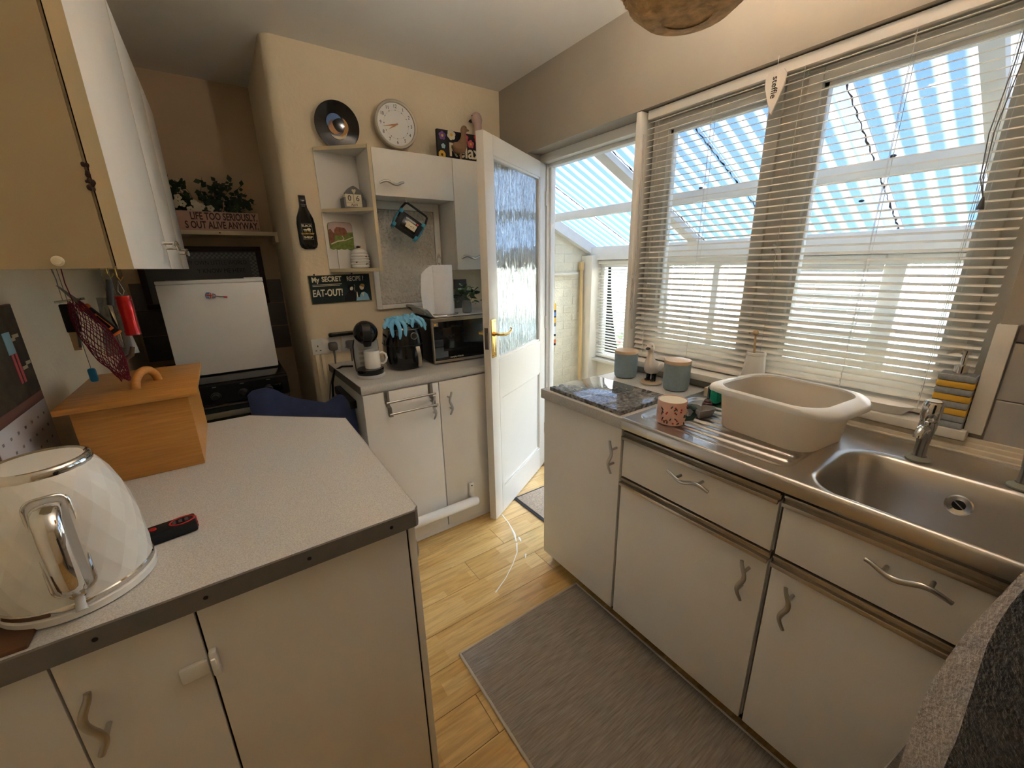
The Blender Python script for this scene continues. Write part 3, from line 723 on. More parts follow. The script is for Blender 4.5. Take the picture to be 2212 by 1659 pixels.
tap(1.425, .187, 'chrome pillar tap on the sink beside the yellow and grey soap dispenser', math.radians(-8))
tap(1.425, .010, 'chrome pillar tap at the right edge of the sink', math.radians(8))

# ------------------------------------------------------------------ things on the right worktop
t = thing('chopping_board', (1.2, 1.07, .9), 'polished grey granite chopping board on the short worktop', 'chopping board')
MB().box(1.062, 1.342, .876, 1.256, .899, .915, b=.002).build('slab', 'granite', t)
def canister(x, y, r, h, label):
    t = thing('canister', (x, y, .9), label, 'canister', 'blue canisters on the short worktop')
    MB().lathe([(r*.80, 0), (r*.93, .006), (r*.985, .02), (r, .045), (r, h), (r*.94, h), (r*.92, h-.01), (0, h-.012)], (x, y, .8995), 40).build('body', 'stone_blue', t)
    MB().lathe([(r*.92, h-.008), (r*.98, h-.001), (r*1.01, h+.001), (r*1.01, h+.011), (r*.98, h+.014), (0, h+.014)], (x, y, .8995), 40).build('lid', 'wood_bamboo', t)
canister(1.478, 1.205, .052, .112, 'blue-grey canister with wooden lid nearest the open door')
canister(1.482, .944, .052, .112, 'blue-grey canister with wooden lid next to the washing-up bowl')
def loft_body(b, pts, n=16, mi=0, T=None):
    """pts: (x,y,z, ry, rz) cross sections in a duck's own x direction frame"""
    rs = []
    for k, q in enumerate(pts):
        P0 = Vector(pts[max(k-1,0)][:3]); P1 = Vector(pts[min(k+1,len(pts)-1)][:3]); d = (P1-P0).normalized()
        u = Vector((0,1,0)); w = d.cross(u)
        rs.append(b.ring(q[:3], u, w, q[3], n, q[4]))
    b.rings(rs, mi, T)
def duck(x, y, z, s, rz, label, body_mat, beak_mat, boots=None, base=None):
    t = thing('duck_figurine', (x, y, z), label, 'figurine')
    T = Matrix.Translation((x, y, z)) @ Matrix.Rotation(rz, 4, 'Z') @ Matrix.Scale(s, 4)
    zb = 0.0
    b = MB()
    loft_body(b, [(-.045, 0, .055, .004, .004), (-.042, 0, .057, .013, .011), (-.032, 0, .056, .024, .022), (-.014, 0, .055, .031, .031), (.004, 0, .062, .031, .034), (.014, 0, .080, .025, .028), (.018, 0, .100, .017, .018), (.019, 0, .118, .0125, .0125), (.020, 0, .132, .0125, .013), (.022, 0, .142, .017, .018), (.025, 0, .153, .017, .018), (.026, 0, .164, .012, .013), (.026, 0, .169, .003, .004)], 18, 0, T)
    bd = b.build('body', body_mat, t, 60)
    for sg in (-1, 1): MB().sphere((0, 0, 0), 1, n=12, sc=(.028, .006, .017), T=T @ Matrix.Translation((-.016, sg*.029, .062)) @ Matrix.Rotation(.35, 4, 'Y')).build('wing', body_mat, t, 60)
    b = MB(); loft_body(b, [(.032, 0, .149, .0095, .0085), (.041, 0, .1465, .0085, .0055), (.049, 0, .145, .0085, .0038), (.053, 0, .1455, .005, .002)], 12, 0, T); b.build('beak', beak_mat, t, 60)
    for sg in (-1, 1): MB().sphere(tuple((0,0,0)), .0022, n=8, T=T @ Matrix.Translation((.034, sg*.0125, .157))).build('eye', 'text_black', t)
    if boots:
        for sg in (-1, 1):
            b = MB(); b.lathe([(.0085, .034), (.0095, .033), (.009, .012), (.009, .0)], (0, sg*.013, 0), 12, T=T); b.sphere((.010, sg*.013, .0062), .0095, n=10, sc=(1.5, .9, .65), T=T); b.build('boot', boots, t)
    else:
        for sg in (-1, 1): MB().cyl((.0, sg*.012, 0), (0, sg*.012, .03), .006, n=8, T=T).build('leg', body_mat, t)
    return t
tb = thing('wooden_stand', (1.478, 1.062, .9), 'round pale wooden disc under the white duck with black boots', 'stand')
MB().lathe([(.040, 0), (.044, .002), (.044, .010), (.042, .012), (0, .012)], (1.478, 1.062, .8995), 40).build('disc', 'wood_bamboo', tb)
MB().lathe([(.0445, .003), (.0452, .004), (.0452, .008), (.0445, .009)], (1.478, 1.062, .8995), 40).build('white_band', 'trim_white', tb)
duck(1.475, 1.062, .9118, 1.02, math.radians(188), 'white duck figurine in black boots standing between the blue canisters', 'duck_white', 'grey_dark_plastic', 'black_gloss')
# pink floral mug
t = thing('mug', (1.158, .742, .9), 'pink floral mug with dark green handle on the draining board', 'mug')
r = .0465
MB().lathe([(r*.9, 0), (r, .004), (r*1.02, .035), (r, .077), (r*.985, .080), (r*.94, .079), (r*.94, .01), (0, .008)], (1.158, .742, .897), 36).build('body', 'mug_pink', t)
MB().lathe([(r*.935, .077), (r*.935, .009), (0, .0075)], (1.158, .742, .8975), 36).build('inside', 'text_cream', t)
ha = math.radians(-72); hx, hy = math.cos(ha), math.sin(ha)
b = MB(); b.tube([(1.158+hx*q, .742+hy*q, .897+z) for q, z in ((.043, .062), (.058, .066), (.070, .058), (.072, .042), (.064, .026), (.043, .020))], [(.0085, .006)]*6, n=10, flat=(0, 0, 1)); b.build('handle', 'mug_green', t, 60)
def on_cyl(cx_, cy_, cz, R, th, dz): return (cx_+R*math.cos(th), cy_+R*math.sin(th), cz+dz)
for k in range(34):
    th = math.radians(random.uniform(170, 320)); dz = random.uniform(.008, .072); q = on_cyl(1.158, .742, .897, r*1.012, th, dz)
    sc_ = (.0022, .0022, .0055) if k % 3 else (.003, .003, .003)
    MB().sphere((0,0,0), 1, n=6, sc=sc_, T=Matrix.Translation(q) @ Matrix.Rotation(th, 4, 'Z') @ Matrix.Rotation(random.uniform(-1, 1), 4, 'X')).build('painted_petal', 'mug_green' if k % 3 else 'red', t)
# heart dish, brown pot, sponge
t = MB()
def heart(tt, s): return (s*.78*math.sin(tt)**3*1.0, s*(.65*math.cos(tt)-.25*math.cos(2*tt)-.1*math.cos(3*tt)-.05*math.cos(4*tt)))
rs_ = []
for sc_, z in ((.55, 0), (.8, .003), (.97, .018), (1.0, .03), (.94, .03), (.86, .014), (.6, .006), (.05, .005)):
    rs_.append([(1.285+heart(2*PI*i/40, .06*sc_)[1]*math.cos(.5)-heart(2*PI*i/40, .06*sc_)[0]*math.sin(.5), .715+heart(2*PI*i/40, .06*sc_)[1]*math.sin(.5)+heart(2*PI*i/40, .06*sc_)[0]*math.cos(.5), .8965+z) for i in range(40)])
t.rings(rs_); tag(t.build('heart_dish', 'heart_grey', None, 60), 'small grey glazed heart-shaped dish behind the pink floral mug', 'dish')
tag(MB().lathe([(.013, 0), (.0175, .004), (.0185, .014), (.016, .024), (.012, .027), (.0125, .031), (.009, .036), (.004, .038), (.004, .042), (0, .043)], (1.368, .738, .897), 24).build('brown_pot', 'terracotta_brown'), 'tiny lidded brown pot on the draining board behind the heart dish', 'pot')
t = thing('scouring_sponge', (1.46, .75, .9), 'green scouring sponge wedged upright behind the washing-up bowl', 'sponge')
MB().box(1.425, 1.50, .735, .765, .902, .962, b=.006).build('foam', 'sponge_green', t); MB().box(1.425, 1.50, .765, .775, .902, .962, b=.004).build('scourer_pad', 'mug_green', t)
tag(MB().box(1.49, 1.552, .80, .825, .9, .935, b=.003).build('soap_block', 'ribbed_cream'), 'cream block against the tiles between canister and green sponge', 'block')
# washing-up bowl (rounded rectangle, flared, wide rim with end grips)
t = thing('washing_up_bowl', (1.36, .48, .9), 'cream plastic washing-up bowl on the draining board', 'bowl')
def rr3(cx_, cy_, hx, hy, rr, z, n=8): return [(x, y, z) for x, y in rrect(cx_-hx, cx_+hx, cy_-hy, cy_+hy, rr, n)]
bc = (1.345, .492); q0 = .8985
BHX, BHY = .136, .153
prof = [(.110, .125, .055, 0), (.120, .136, .06, .004), (BHX-.001, BHY-.002, .075, .128), (BHX, BHY, .076, .134)]
b = MB(); b.rings([rr3(*bc, a, c_, rr_, q0+z) for a, c_, rr_, z in prof]+[rr3(*bc, a-.004, c_-.004, rr_, q0+z) for a, c_, rr_, z in ((BHX, BHY, .076, .134), (BHX-.002, BHY-.003, .075, .128), (.119, .135, .06, .006), (.08, .10, .05, .004), (.004, .004, .003, .004))], caps=True)
T45 = Matrix.Translation((bc[0], bc[1], 0)) @ Matrix.Rotation(math.radians(-6), 4, 'Z') @ Matrix.Translation((-bc[0], -bc[1], 0))
b2 = MB(); b2.v = [tuple(T45 @ Vector(p)) for p in b.v]; b2.f = b.f; b2.mi = b.mi; b2.build('tub', 'bowl_plastic', t, 50)
def rim_ring(off, z, lip):
    pts = rrect(bc[0]-BHX-off*.5, bc[0]+BHX+off*.5, bc[1]-BHY-off*1.15, bc[1]+BHY+off*1.15, .076+off*.4, 10)
    out = []
    for x, y in pts:
        ey = abs(y-bc[1])/(BHY+off); out.append(tuple(T45 @ Vector((x, y, z-lip*max(0, ey-.75)*.10))))
    return out
b = MB(); b.rings([rim_ring(-.006, q0+.132, 0), rim_ring(-.004, q0+.138, 0), rim_ring(.006, q0+.140, .1), rim_ring(.026, q0+.136, .3), rim_ring(.031, q0+.128, .35), rim_ring(.029, q0+.120, .35), rim_ring(.022, q0+.124, .35), rim_ring(.003, q0+.128, .1)], closed=True)
b.build('rim', 'white_plastic', t, 50)
# dish brush holder, sill dish, soap dispenser
t = thing('brush_holder', (1.625, .695, .962), 'cream tapered ceramic brush holder on the window sill with a wooden brush', 'holder')
MB().lathe([(.040, 0), (.042, .004), (.032, .105), (.031, .112), (.028, .112), (.036, .01), (0, .008)], (1.586, .695, .961), 32).build('body', 'white_ceramic', t)
MB().lathe([(.031, .112), (.033, .114), (.033, .122), (.030, .124), (.026, .122), (.026, .112)], (1.586, .695, .961), 32).build('collar', 'white_ceramic', t)
br = thing('dish_brush', (1.603, .695, .97), 'wooden-handled dish brush standing in the cream holder', 'brush')
MB().cyl((1.586, .695, .975), (1.583, .706, 1.148), .0042, .0036, n=10).build('handle', 'wood_pale', br); MB().sphere((1.583, .7065, 1.155), .0105, n=12).build('knob', 'wood_pale', br); MB().lathe([(.01, 0), (.02, .004), (.02, .02), (.008, .03)], (1.586, .695, .972), 12).build('bristle_head', 'wood_pale', br)
b = MB(); b.rings([[(1.596+a*math.cos(2*PI*i/36), .318+c_*math.sin(2*PI*i/36), .9615+z) for i in range(36)] for a, c_, z in ((.018, .045, 0), (.021, .05, .002), (.028, .068, .022), (.031, .074, .030), (.028, .071, .030), (.018, .05, .010), (.001, .002, .008))])
tag(b.build('soap_dish', 'white_ceramic', None, 60), 'white oval soap dish on the window sill above the tap', 'dish')
t = thing('soap_dispenser', (1.615, .185, .962), 'soap dispenser striped in grey and mustard on the sill corner', 'dispenser')
zz = .962
for k in range(8):
    h = .0185; MB().box(1.566, 1.618, .142, .214, zz, zz+h-.001, b=.003).build('stripe_band', 'yellow' if k in (2, 4, 6) else 'stripe_grey', t); zz += h
MB().box(1.570, 1.614, .146, .210, .962, zz).build('core', 'text_grey', t)
b = MB().lathe([(.014, 0), (.014, .022), (.006, .024), (.006, .05), (.011, .052), (.011, .062), (0, .064)], (1.592, .178, zz), 20); b.build('pump', 'chrome', t)
MB().tube([(1.592, .178, zz+.058), (1.575, .196, zz+.060), (1.563, .209, zz+.054)], [.006, .005, .003], n=8).build('nozzle', 'chrome', t)
# paper heart hanging in front of the blind
t = thing('hanging_heart', (1.583, .762, 1.87), 'long white wooden heart with dark lettering hanging from the window lintel', 'decoration')
hp_ = []
for i in range(17): a = i/16; hp_.append((.762+.034*math.sin(PI*min(1, (1-a)**.72))*(1 if a < .999 else 0)*1.0, 1.868+.125*(1-a)))
pts = [(.762, 1.868), (.747, 1.905), (.733, 1.95), (.731, 1.975), (.740, 1.99), (.752, 1.992), (.762, 1.985), (.772, 1.992), (.785, 1.99), (.793, 1.975), (.791, 1.95), (.777, 1.905)]
MB().prism(pts, 'yz', 1.578, 1.584).build('heart', 'trim_white', t)
MB().cyl((1.581, .762, 1.985), (1.581, .762, 2.032), .0008, n=5).build('string', 'cord_white', t)
TX = Matrix.Translation((1.5775, .762, 1.945)) @ Matrix.Rotation(-PI/2, 4, 'Z') @ Matrix(((1,0,0,0),(0,0,-1,0),(0,1,0,0),(0,0,0,1))) @ Matrix.Rotation(-PI/2, 4, 'Z')
text('steffie', .026, TX, 'text_black', t)

# ------------------------------------------------------------------ rug, door mat, hanging coat
t = thing('rug', (.79, .2, 0), 'grey-brown woven runner rug along the sink cabinets', 'rug')
MB().box(.498, 1.088, -1.1, 1.09, .0006, .008, b=.002).build('pile', 'rug_grey', t)
b = MB()
for a, c_ in (((.494, 1.094), (1.092, 1.094)), ((.494, 1.094), (.494, -1.1)), ((1.092, 1.094), (1.092, -1.1))): b.cyl((*a, .0062), (*c_, .0062), .0052, n=8)
b.build('binding', 'rug_edge', t)
t = thing('door_mat', (1.45, 1.7, 0), 'beige coir door mat with dark rubber edge just inside the door', 'mat')
MB().box(1.285, 1.66, 1.45, 1.83, .001, .010, b=.002).build('pile', 'mat_coir', t); MB().box(1.268, 1.675, 1.435, 1.845, .0005, .006, b=.002).build('rubber_edge', 'mat_rubber', t)
t = thing('hanging_coat', (.8, -.2, 0), 'grey fleece-edged black tweed coat hanging at the right foreground', 'coat')
edge = [(-.075, 1.25), (-.045, 1.12), (-.023, 1.019), (-.004, .93), (.010, .831), (.013, .743), (.012, .646), (.01, .45), (.01, .3), (.01, .02)]
def edge_y(z):
    for k in range(len(edge)-1):
        (y0, z0), (y1, z1) = edge[k], edge[k+1]
        if z1 <= z <= z0: return y0+(y1-y0)*(z0-z)/(z0-z1)
    return edge[-1][0]
def fleece_w(z): return .012+.034*smooth(1.03, .78, z)
def coat_pt(part, dx, wob):
    def fn(u, v):
        z = 1.25-1.238*v; fw_ = fleece_w(z); s_ = fw_*u if part == 0 else fw_*.92+(.42-fw_)*u; y = edge_y(z)-s_
        return (.75+dx-.035*math.sin(min(1, s_/.07)*PI/2)*1.0+.03*math.sin(s_*22+z*3)*min(1, s_/.1)+wob*math.sin(z*9), y, z)
    return fn
b = MB(); b.grid(coat_pt(0, 0, .004), 8, 40, thick=.018); b.build('fleece_edge', 'fleece_grey', t, 60)
b = MB(); b.grid(coat_pt(1, -.002, .004), 24, 40, thick=.02); b.build('tweed_panel', 'tweed', t, 60)
b = MB(); b.grid(lambda u, v: (.80+.008*math.sin(v*7), .010+.052*smooth(0, .6, v)-.10*u, .80-.788*v), 6, 30, thick=.016); b.build('knit_layer', 'knit_grey', t, 60)

# ================================================================== BACK RUN
bu = thing('base_cabinet', (.8, 2.1, 0), 'white two-door base cabinet under the coffee machine and microwave', 'cabinet')
b = MB().box(.435, .451, 1.826, 2.39, .0, .858); b.box(1.148, 1.163, 1.826, 2.39, 0, .858); b.box(.451, 1.148, 1.826, 2.39, .03, .045); b.box(.451, 1.148, 2.375, 2.39, .045, .858); b.box(.79, .82, 1.826, 1.84, .045, .858)
b.build('carcass', 'cabinet_white', bu)
dl = MB().box(.434, .802, 1.807, 1.825, .03, .856, b=.0015).build('door', 'cabinet_white', bu); dr_ = MB().box(.807, 1.163, 1.807, 1.825, .03, .856, b=.0015).build('door', 'cabinet_white', bu)
MB().box(.434, 1.163, 1.812, 1.826, .001, .029).build('plinth', 'cabinet_white', bu)
wave_handle(dl, (.760, 1.807, .738), (0, 0, 1), (1, 0, 0), (0, -1, 0), .12); wave_handle(dr_, (.852, 1.807, .741), (0, 0, 1), (1, 0, 0), (0, -1, 0), .12)
wt = thing('worktop', (.9, 2.1, .86), 'grey speckled worktop along the back wall holding the microwave and air fryer', 'worktop')
MB().prism([(.430, 1.812), (1.155, 1.812), (1.36, 1.93), (1.36, 2.392), (.415, 2.392)], 'xy', .86, .9).build('slab', 'worktop_speckle', wt, 30)
b = MB(); b.prism([(1.814, .861), (1.807, .863), (1.8025, .872), (1.8025, .889), (1.807, .898), (1.814, .9002)], 'yz', .430, 1.156); b.build('front_edge', 'worktop_edge_light', wt, 60)
MB().prism([(.4285, 1.806), (.4305, 1.806), (.4165, 2.392), (.4145, 2.392)], 'xy', .861, .8995).build('end_edge', 'worktop_edge', wt)
# over-door towel rack
t = thing('towel_rack', (.65, 1.79, .75), 'brushed steel over-door towel rack with two bars on the back cabinet door', 'rack')
for x in (.540, .758):
    b = MB(); b.box(x-.012, x+.012, 1.8055, 1.807, .80, .858); b.tube([(x, 1.8055, .858), (x, 1.804, .80), (x, 1.80, .79), (x, 1.78, .786), (x, 1.778, .78), (x, 1.775, .752), (x, 1.76, .748)], [(.0022, .010)]*7, n=8, flat=(0, -1, .3)); b.build('bracket', 'steel_dark', t)
MB().cyl((.528, 1.772, .813), (.770, 1.772, .813), .0055, n=12).build('bar', 'steel_tap', t); MB().cyl((.532, 1.757, .760), (.772, 1.757, .760), .0055, n=12).build('bar', 'steel_tap', t)
# tubular heater
t = thing('tubular_heater', (.7, 1.765, .1), 'white tubular heater running low in front of the back cabinet doors', 'heater')
MB().lathe([(.0, -.30), (.018, -.30), (.026, -.292), (.0265, 0), (.0265, .36), (.022, .372), (0, .374)], (.60, 1.768, .145), 24, axis='x').build('tube', 'white_gloss', t)
b = MB().box(.938, .966, 1.79, 1.807, .165, .245, b=.004); b.tube([(.952, 1.797, .19), (.953, 1.785, .165), (.955, 1.768, .158)], .012, n=8); b.build('bracket', 'white_plastic', t)
MB().cyl((.952, 1.7895, .232), (.952, 1.788, .232), .004, n=8).build('screw', 'text_black', t)

# ------------------------------------------------------------------ wall units on the clock wall
YF = 2.19
sh = thing('corner_shelf', (.6, 2.3, 1.39), 'white open corner shelf unit below the clock with angled shelves', 'shelf')
MB().box(.490, .694, 2.388, 2.396, 1.39, 1.978).build('back_panel', 'cabinet_white', sh)
MB().box(.694, .710, YF, 2.396, 1.388, 1.980, b=.001).build('side_panel', 'cabinet_white', sh)
for z in (1.39, 1.682, 1.962):
    b = MB().prism([(.490, 2.396), (.490, 2.372), (.693, YF+.004), (.693, 2.396)], 'xy', z, z+.016); b.build('shelf_board', 'cabinet_white', sh, 0)
    Tn = (Vector((.693, YF+.004, 0))-Vector((.49, 2.372, 0))).normalized(); q = Vector((-Tn.y, Tn.x, 0))*-.0015
    b = MB().prism([(.490, 2.372), (.693, YF+.004), (.693-.0012, YF+.0025), (.4888, 2.3705)], 'xy', z, z+.016); b.build('edge_band', 'cabinet_cream_edge', sh, 0)
MB().box(.694, .710, YF-.0012, YF, 1.388, 1.98).build('edge_band', 'cabinet_cream_edge', sh)
fc = thing('wall_cabinet', (.93, 2.3, 1.755), 'white flap-door wall cabinet under the clock, bridging the frosted hatch', 'cabinet')
MB().box(.712, 1.146, YF+.018, 2.396, 1.757, 1.972).build('carcass', 'cabinet_white', fc); d = MB().box(.712, 1.146, YF-.001, YF+.017, 1.754, 1.968, b=.0015).build('flap_door', 'cabinet_white', fc)
wave_handle(d, (.792, YF-.001, 1.812), (1, 0, 0), (0, 0, 1), (0, -1, 0), .125)
tc_ = thing('wall_cabinet', (1.37, 2.3, 1.385), 'tall white wall cabinet beside the open door, under the flower sign', 'cabinet')
MB().box(1.148, 1.596, YF+.018, 2.396, 1.385, 1.972).build('carcass', 'cabinet_white', tc_); d = MB().box(1.149, 1.596, YF-.001, YF+.017, 1.386, 1.968, b=.0015).build('door', 'cabinet_white', tc_)
wave_handle(d, (1.225, YF-.001, 1.455), (1, 0, 0), (0, 0, 1), (0, -1, 0), .125)
# frosted serving hatch window on the wall
hw = MB(); hw.box(.715, .745, 2.374, 2.397, 1.175, 1.756, b=.003); hw.box(1.105, 1.135, 2.374, 2.397, 1.175, 1.756, b=.003); hw.box(.745, 1.105, 2.374, 2.397, 1.175, 1.20, b=.003); hw.box(.745, 1.105, 2.374, 2.397, 1.715, 1.756, b=.003)
w3 = struct(hw.build('window_3', 'upvc_white')); MB().box(.742, 1.108, 2.386, 2.392, 1.197, 1.718).build('glass_pane', 'hammered_glass', w3, 0)
b = MB()
for p0, p1 in (((.745, 1.2), (.745, 1.715)), ((1.105, 1.2), (1.105, 1.715)), ((.745, 1.2), (1.105, 1.2)), ((.745, 1.715), (1.105, 1.715))): b.cyl((p0[0], 2.386, p0[1]), (p1[0], 2.386, p1[1]), .0025, n=6)
b.build('putty_line', 'tile_dark', w3)

# ------------------------------------------------------------------ clock
t = thing('wall_clock', (.908, 2.37, 2.013), 'round silver wall clock with white dial and copper hands', 'clock')
CX, CZ = .908, 2.126
MB().lathe([(.096, 0), (.102, -.004), (.1035, -.012), (.1045, -.014), (.105, -.022), (.106, -.024), (.1065, -.032), (.108, -.034), (.109, -.054), (.113, -.058), (.115, -.064), (.111, -.069), (.102, -.068), (.1, -.060), (0, -.060)], (CX, 2.397, CZ), 64, axis='y').build('case', 'clock_case', t, 40)
MB().lathe([(.099, -.0595), (.099, -.0615), (0, -.0615)], (CX, 2.397, CZ), 64, axis='y').build('dial', 'white_gloss', t, 40)
for k in range(1, 13):
    a = PI/2-2*PI*k/12; text(str(k), .023, frame_y(CX+.083*math.cos(a), 2.3353, CZ+.083*math.sin(a)), 'text_black', t, 'numeral', sx=.85)
b = MB()
for k in range(60):
    a = 2*PI*k/60; r_ = .0022 if k % 5 == 0 else .0008; b.cyl((CX+.066*math.cos(a), 2.3354, CZ+.066*math.sin(a)), (CX+.066*math.cos(a), 2.3345, CZ+.066*math.sin(a)), r_, n=8)
b.build('minute_track', 'text_black', t)
def hand(deg, L, w_, y):
    a = math.radians(90-deg); d_ = Vector((math.cos(a), 0, math.sin(a))); p_ = Vector((-d_.z, 0, d_.x)); c_ = Vector((CX, y, CZ))
    pts = [c_-d_*.008+p_*w_*.7, c_+d_*L*.3+p_*w_, c_+d_*L, c_+d_*L*.3-p_*w_, c_-d_*.008-p_*w_*.7]
    return MB().prism([(q.x, q.z) for q in pts], 'xz', y, y-.001)
hand(238, .055, .004, 2.334).build('hour_hand', 'print_tan', t); hand(257, .080, .0035, 2.3325).build('minute_hand', 'print_tan', t); MB().cyl((CX, 2.3345, CZ), (CX, 2.331, CZ), .004, n=12).build('hub', 'print_tan', t)

# decorative plate (plain abstract colours)
t = thing('decorative_plate', (.613, 2.36, 1.978), 'black round decorative plate with blue and ochre swirls standing on the corner shelf', 'plate')
TP = Matrix.Translation((.613, 2.362, 2.084)) @ Matrix.Rotation(math.radians(8), 4, 'X')
MB().lathe([(.0, .012), (.06, .012), (.07, .010), (.101, -.004), (.106, -.006), (.105, -.009), (.098, -.008), (.066, .003), (0, .003)], (0,0,0), 56, axis='y', T=TP).build('dish', 'black_gloss', t, 50)
def swirl(r0, a0, a1, w_, m_, oy=-.001):
    b = MB(); N = 18; P0 = []; P1 = []
    for i in range(N+1):
        a = math.radians(a0+(a1-a0)*i/N); ww_ = w_*math.sin(PI*i/N)+.001; P0.append(((r0-ww_)*math.cos(a), (r0-ww_)*math.sin(a))); P1.append(((r0+ww_)*math.cos(a), (r0+ww_)*math.sin(a)))
    b.prism(P0+P1[::-1], 'xz', .004, .0005+oy, T=TP); b.build('painted_swirl', m_, t, 0)
swirl(.040, 60, 200, .014, 'print_blue'); swirl(.030, 130, 290, .012, 'print_tan'); swirl(.045, -80, 50, .008, 'print_ochre'); swirl(.052, 235, 330, .006, 'text_cream')

# flattened black bottle
t = thing('flattened_bottle', (.405, 2.385, 1.503), 'flattened black beer bottle plaque on the cream wall left of the shelf', 'bottle')
TBk = Matrix.Translation((.409, 2.391, 1.504)) @ Matrix.Rotation(math.radians(-0.5), 4, 'Y')
half = [(.0, 0), (.022, .0), (.036, .008), (.042, .024), (.0425, .06), (.042, .125), (.038, .150), (.026, .180), (.018, .200), (.0165, .215), (.016, .250), (.0155, .254), (0, .254)]
pol = half+[(-x, z) for x, z in half[-2:0:-1]]
b = MB(); n_ = len(pol)
def sc_ring(f, y): 
    cz = .11
    return [(x*f, y, cz+(z-cz)*(1-(1-f)*.4)) for x, z in pol]
b.rings([sc_ring(1.0, .004), sc_ring(1.0, -.004), sc_ring(.9, -.011), sc_ring(.5, -.014), sc_ring(.02, -.0142)], T=TBk, caps=True); b.build('glass_body', 'black_gloss', t, 50)
for r_ in (1,):
    b = MB()
    for a, c_, d_, e_ in ((-.024, .024, .122, .1235), (-.024, .024, .046, .0475)): b.box(a, c_, -.0155, -.0140, d_, e_, T=TBk)
    for x in (-.024, .0225): b.box(x, x+.0015, -.0155, -.0140, .046, .1235, T=TBk)
    b.build('label_border', 'text_grey', t)
def btext(s, size, z, m_, sx_=1, dx=0): text(s, size, TBk @ frame_y(dx, -.0152, z), m_, t, sx=sx_, bold=.0003)
btext('BLACK', .0155, .112, 'text_cream', .95); btext('SHEEP', .0155, .057, 'text_cream', .95); btext('GOLDEN SHEEP', .0088, .074, 'yellow', .95); btext('BLACK', .007, .210, 'text_grey'); btext('SHEEP', .006, .203, 'text_grey')
b = MB(); b.sphere((.008, -.0152, .095), .0065, n=10, sc=(1.3, .25, 1), T=TBk); b.sphere((-.008, -.0152, .093), .008, n=10, sc=(1.3, .2, .4), T=TBk)
for x in (-.012, -.004, .006, .012): b.box(x, x+.0015, -.0158, -.0150, .082, .092, T=TBk)
b.build('ram_emblem', 'text_cream', t)

# shelf items: block calendar, picture tile, beehive pot
t = thing('block_calendar', (.62, 2.30, 1.698), 'grey house-shaped wooden block calendar on the middle shelf', 'calendar')
MB().prism([(.598, 1.6985), (.690, 1.6985), (.690, 1.775), (.672, 1.795), (.655, 1.806), (.644, 1.810), (.633, 1.806), (.616, 1.795), (.598, 1.775)], 'xz', 2.322, 2.335).build('back_board', 'text_grey', t)
MB().box(.576, .585, 2.262, 2.335, 1.6985, 1.745).box(.668, .690, 2.285, 2.322, 1.6985, 1.742, b=.001).box(.585, .668, 2.262, 2.335, 1.6985, 1.703).build('tray', 'text_grey', t)
for x, s in ((.586, '0'), (.626, '6')):
    c_ = MB().box(x, x+.038, 2.268, 2.306, 1.722, 1.762, b=.001).build('number_cube', 'text_cream', t); text(s, .036, frame_y(x+.019, 2.2676, 1.742), 'print_brown', c_)
c_ = MB().box(.586, .664, 2.266, 2.306, 1.704, 1.721, b=.001).build('month_block', 'text_cream', t); text('April', .016, frame_y(.625, 2.2656, 1.7125), 'print_brown', c_)
b = MB(); b.prism([(.644, 1.770), (.634, 1.786), (.6345, 1.793), (.6395, 1.795), (.644, 1.791), (.6485, 1.795), (.6535, 1.793), (.654, 1.786)], 'xz', 2.3195, 2.3222); b.build('heart', 'text_cream', t)
t = thing('picture_tile', (.57, 2.38, 1.50), 'scalloped cottage picture tile propped on the lower shelf', 'picture')
TT = Matrix.Translation((.569, 2.381, 1.500))
out = [(-.062, .01), (-.045, .002), (-.035, .008), (-.02, 0), (-.005, .008), (.01, 0), (.025, .008), (.04, .001), (.06, .01), (.062, .06), (.06, .125), (.052, .137), (.02, .140), (-.03, .140), (-.056, .135), (-.062, .12)]
MB().prism(out, 'xz', 0, .006, T=TT).build('tile', 'print_green', t)
MB().prism([(-.06, .085), (.06, .09), (.0585, .123), (.051, .135), (.02, .138), (-.03, .138), (-.055, .133), (-.06, .12)], 'xz', -.0012, 0, T=TT).build('sky', 'print_sky', t)
MB().prism([(-.032, .075), (.03, .072), (.03, .098), (.02, .112), (-.02, .115), (-.032, .1)], 'xz', -.0020, 0, T=TT).prism([(-.06, .03), (-.035, .045), (-.035, .085), (-.05, .105), (-.06, .10)], 'xz', -.0020, 0, T=TT).build('cottage', 'print_house', t)
b = MB(); b.tube([(-.055, -.001, .03), (-.02, -.001, .045), (.02, -.001, .05), (.058, -.001, .065)], [(.003, .001), (.003, .001), (.0025, .001), (.002, .001)], n=6, T=TT, flat=(0, 0, 1)); b.tube([(.0, -.001, .047), (.012, -.001, .058), (.004, -.001, .072)], [(.002, .001)]*3, n=6, T=TT, flat=(1, 0, 0)); b.build('garden_path', 'text_cream', t)
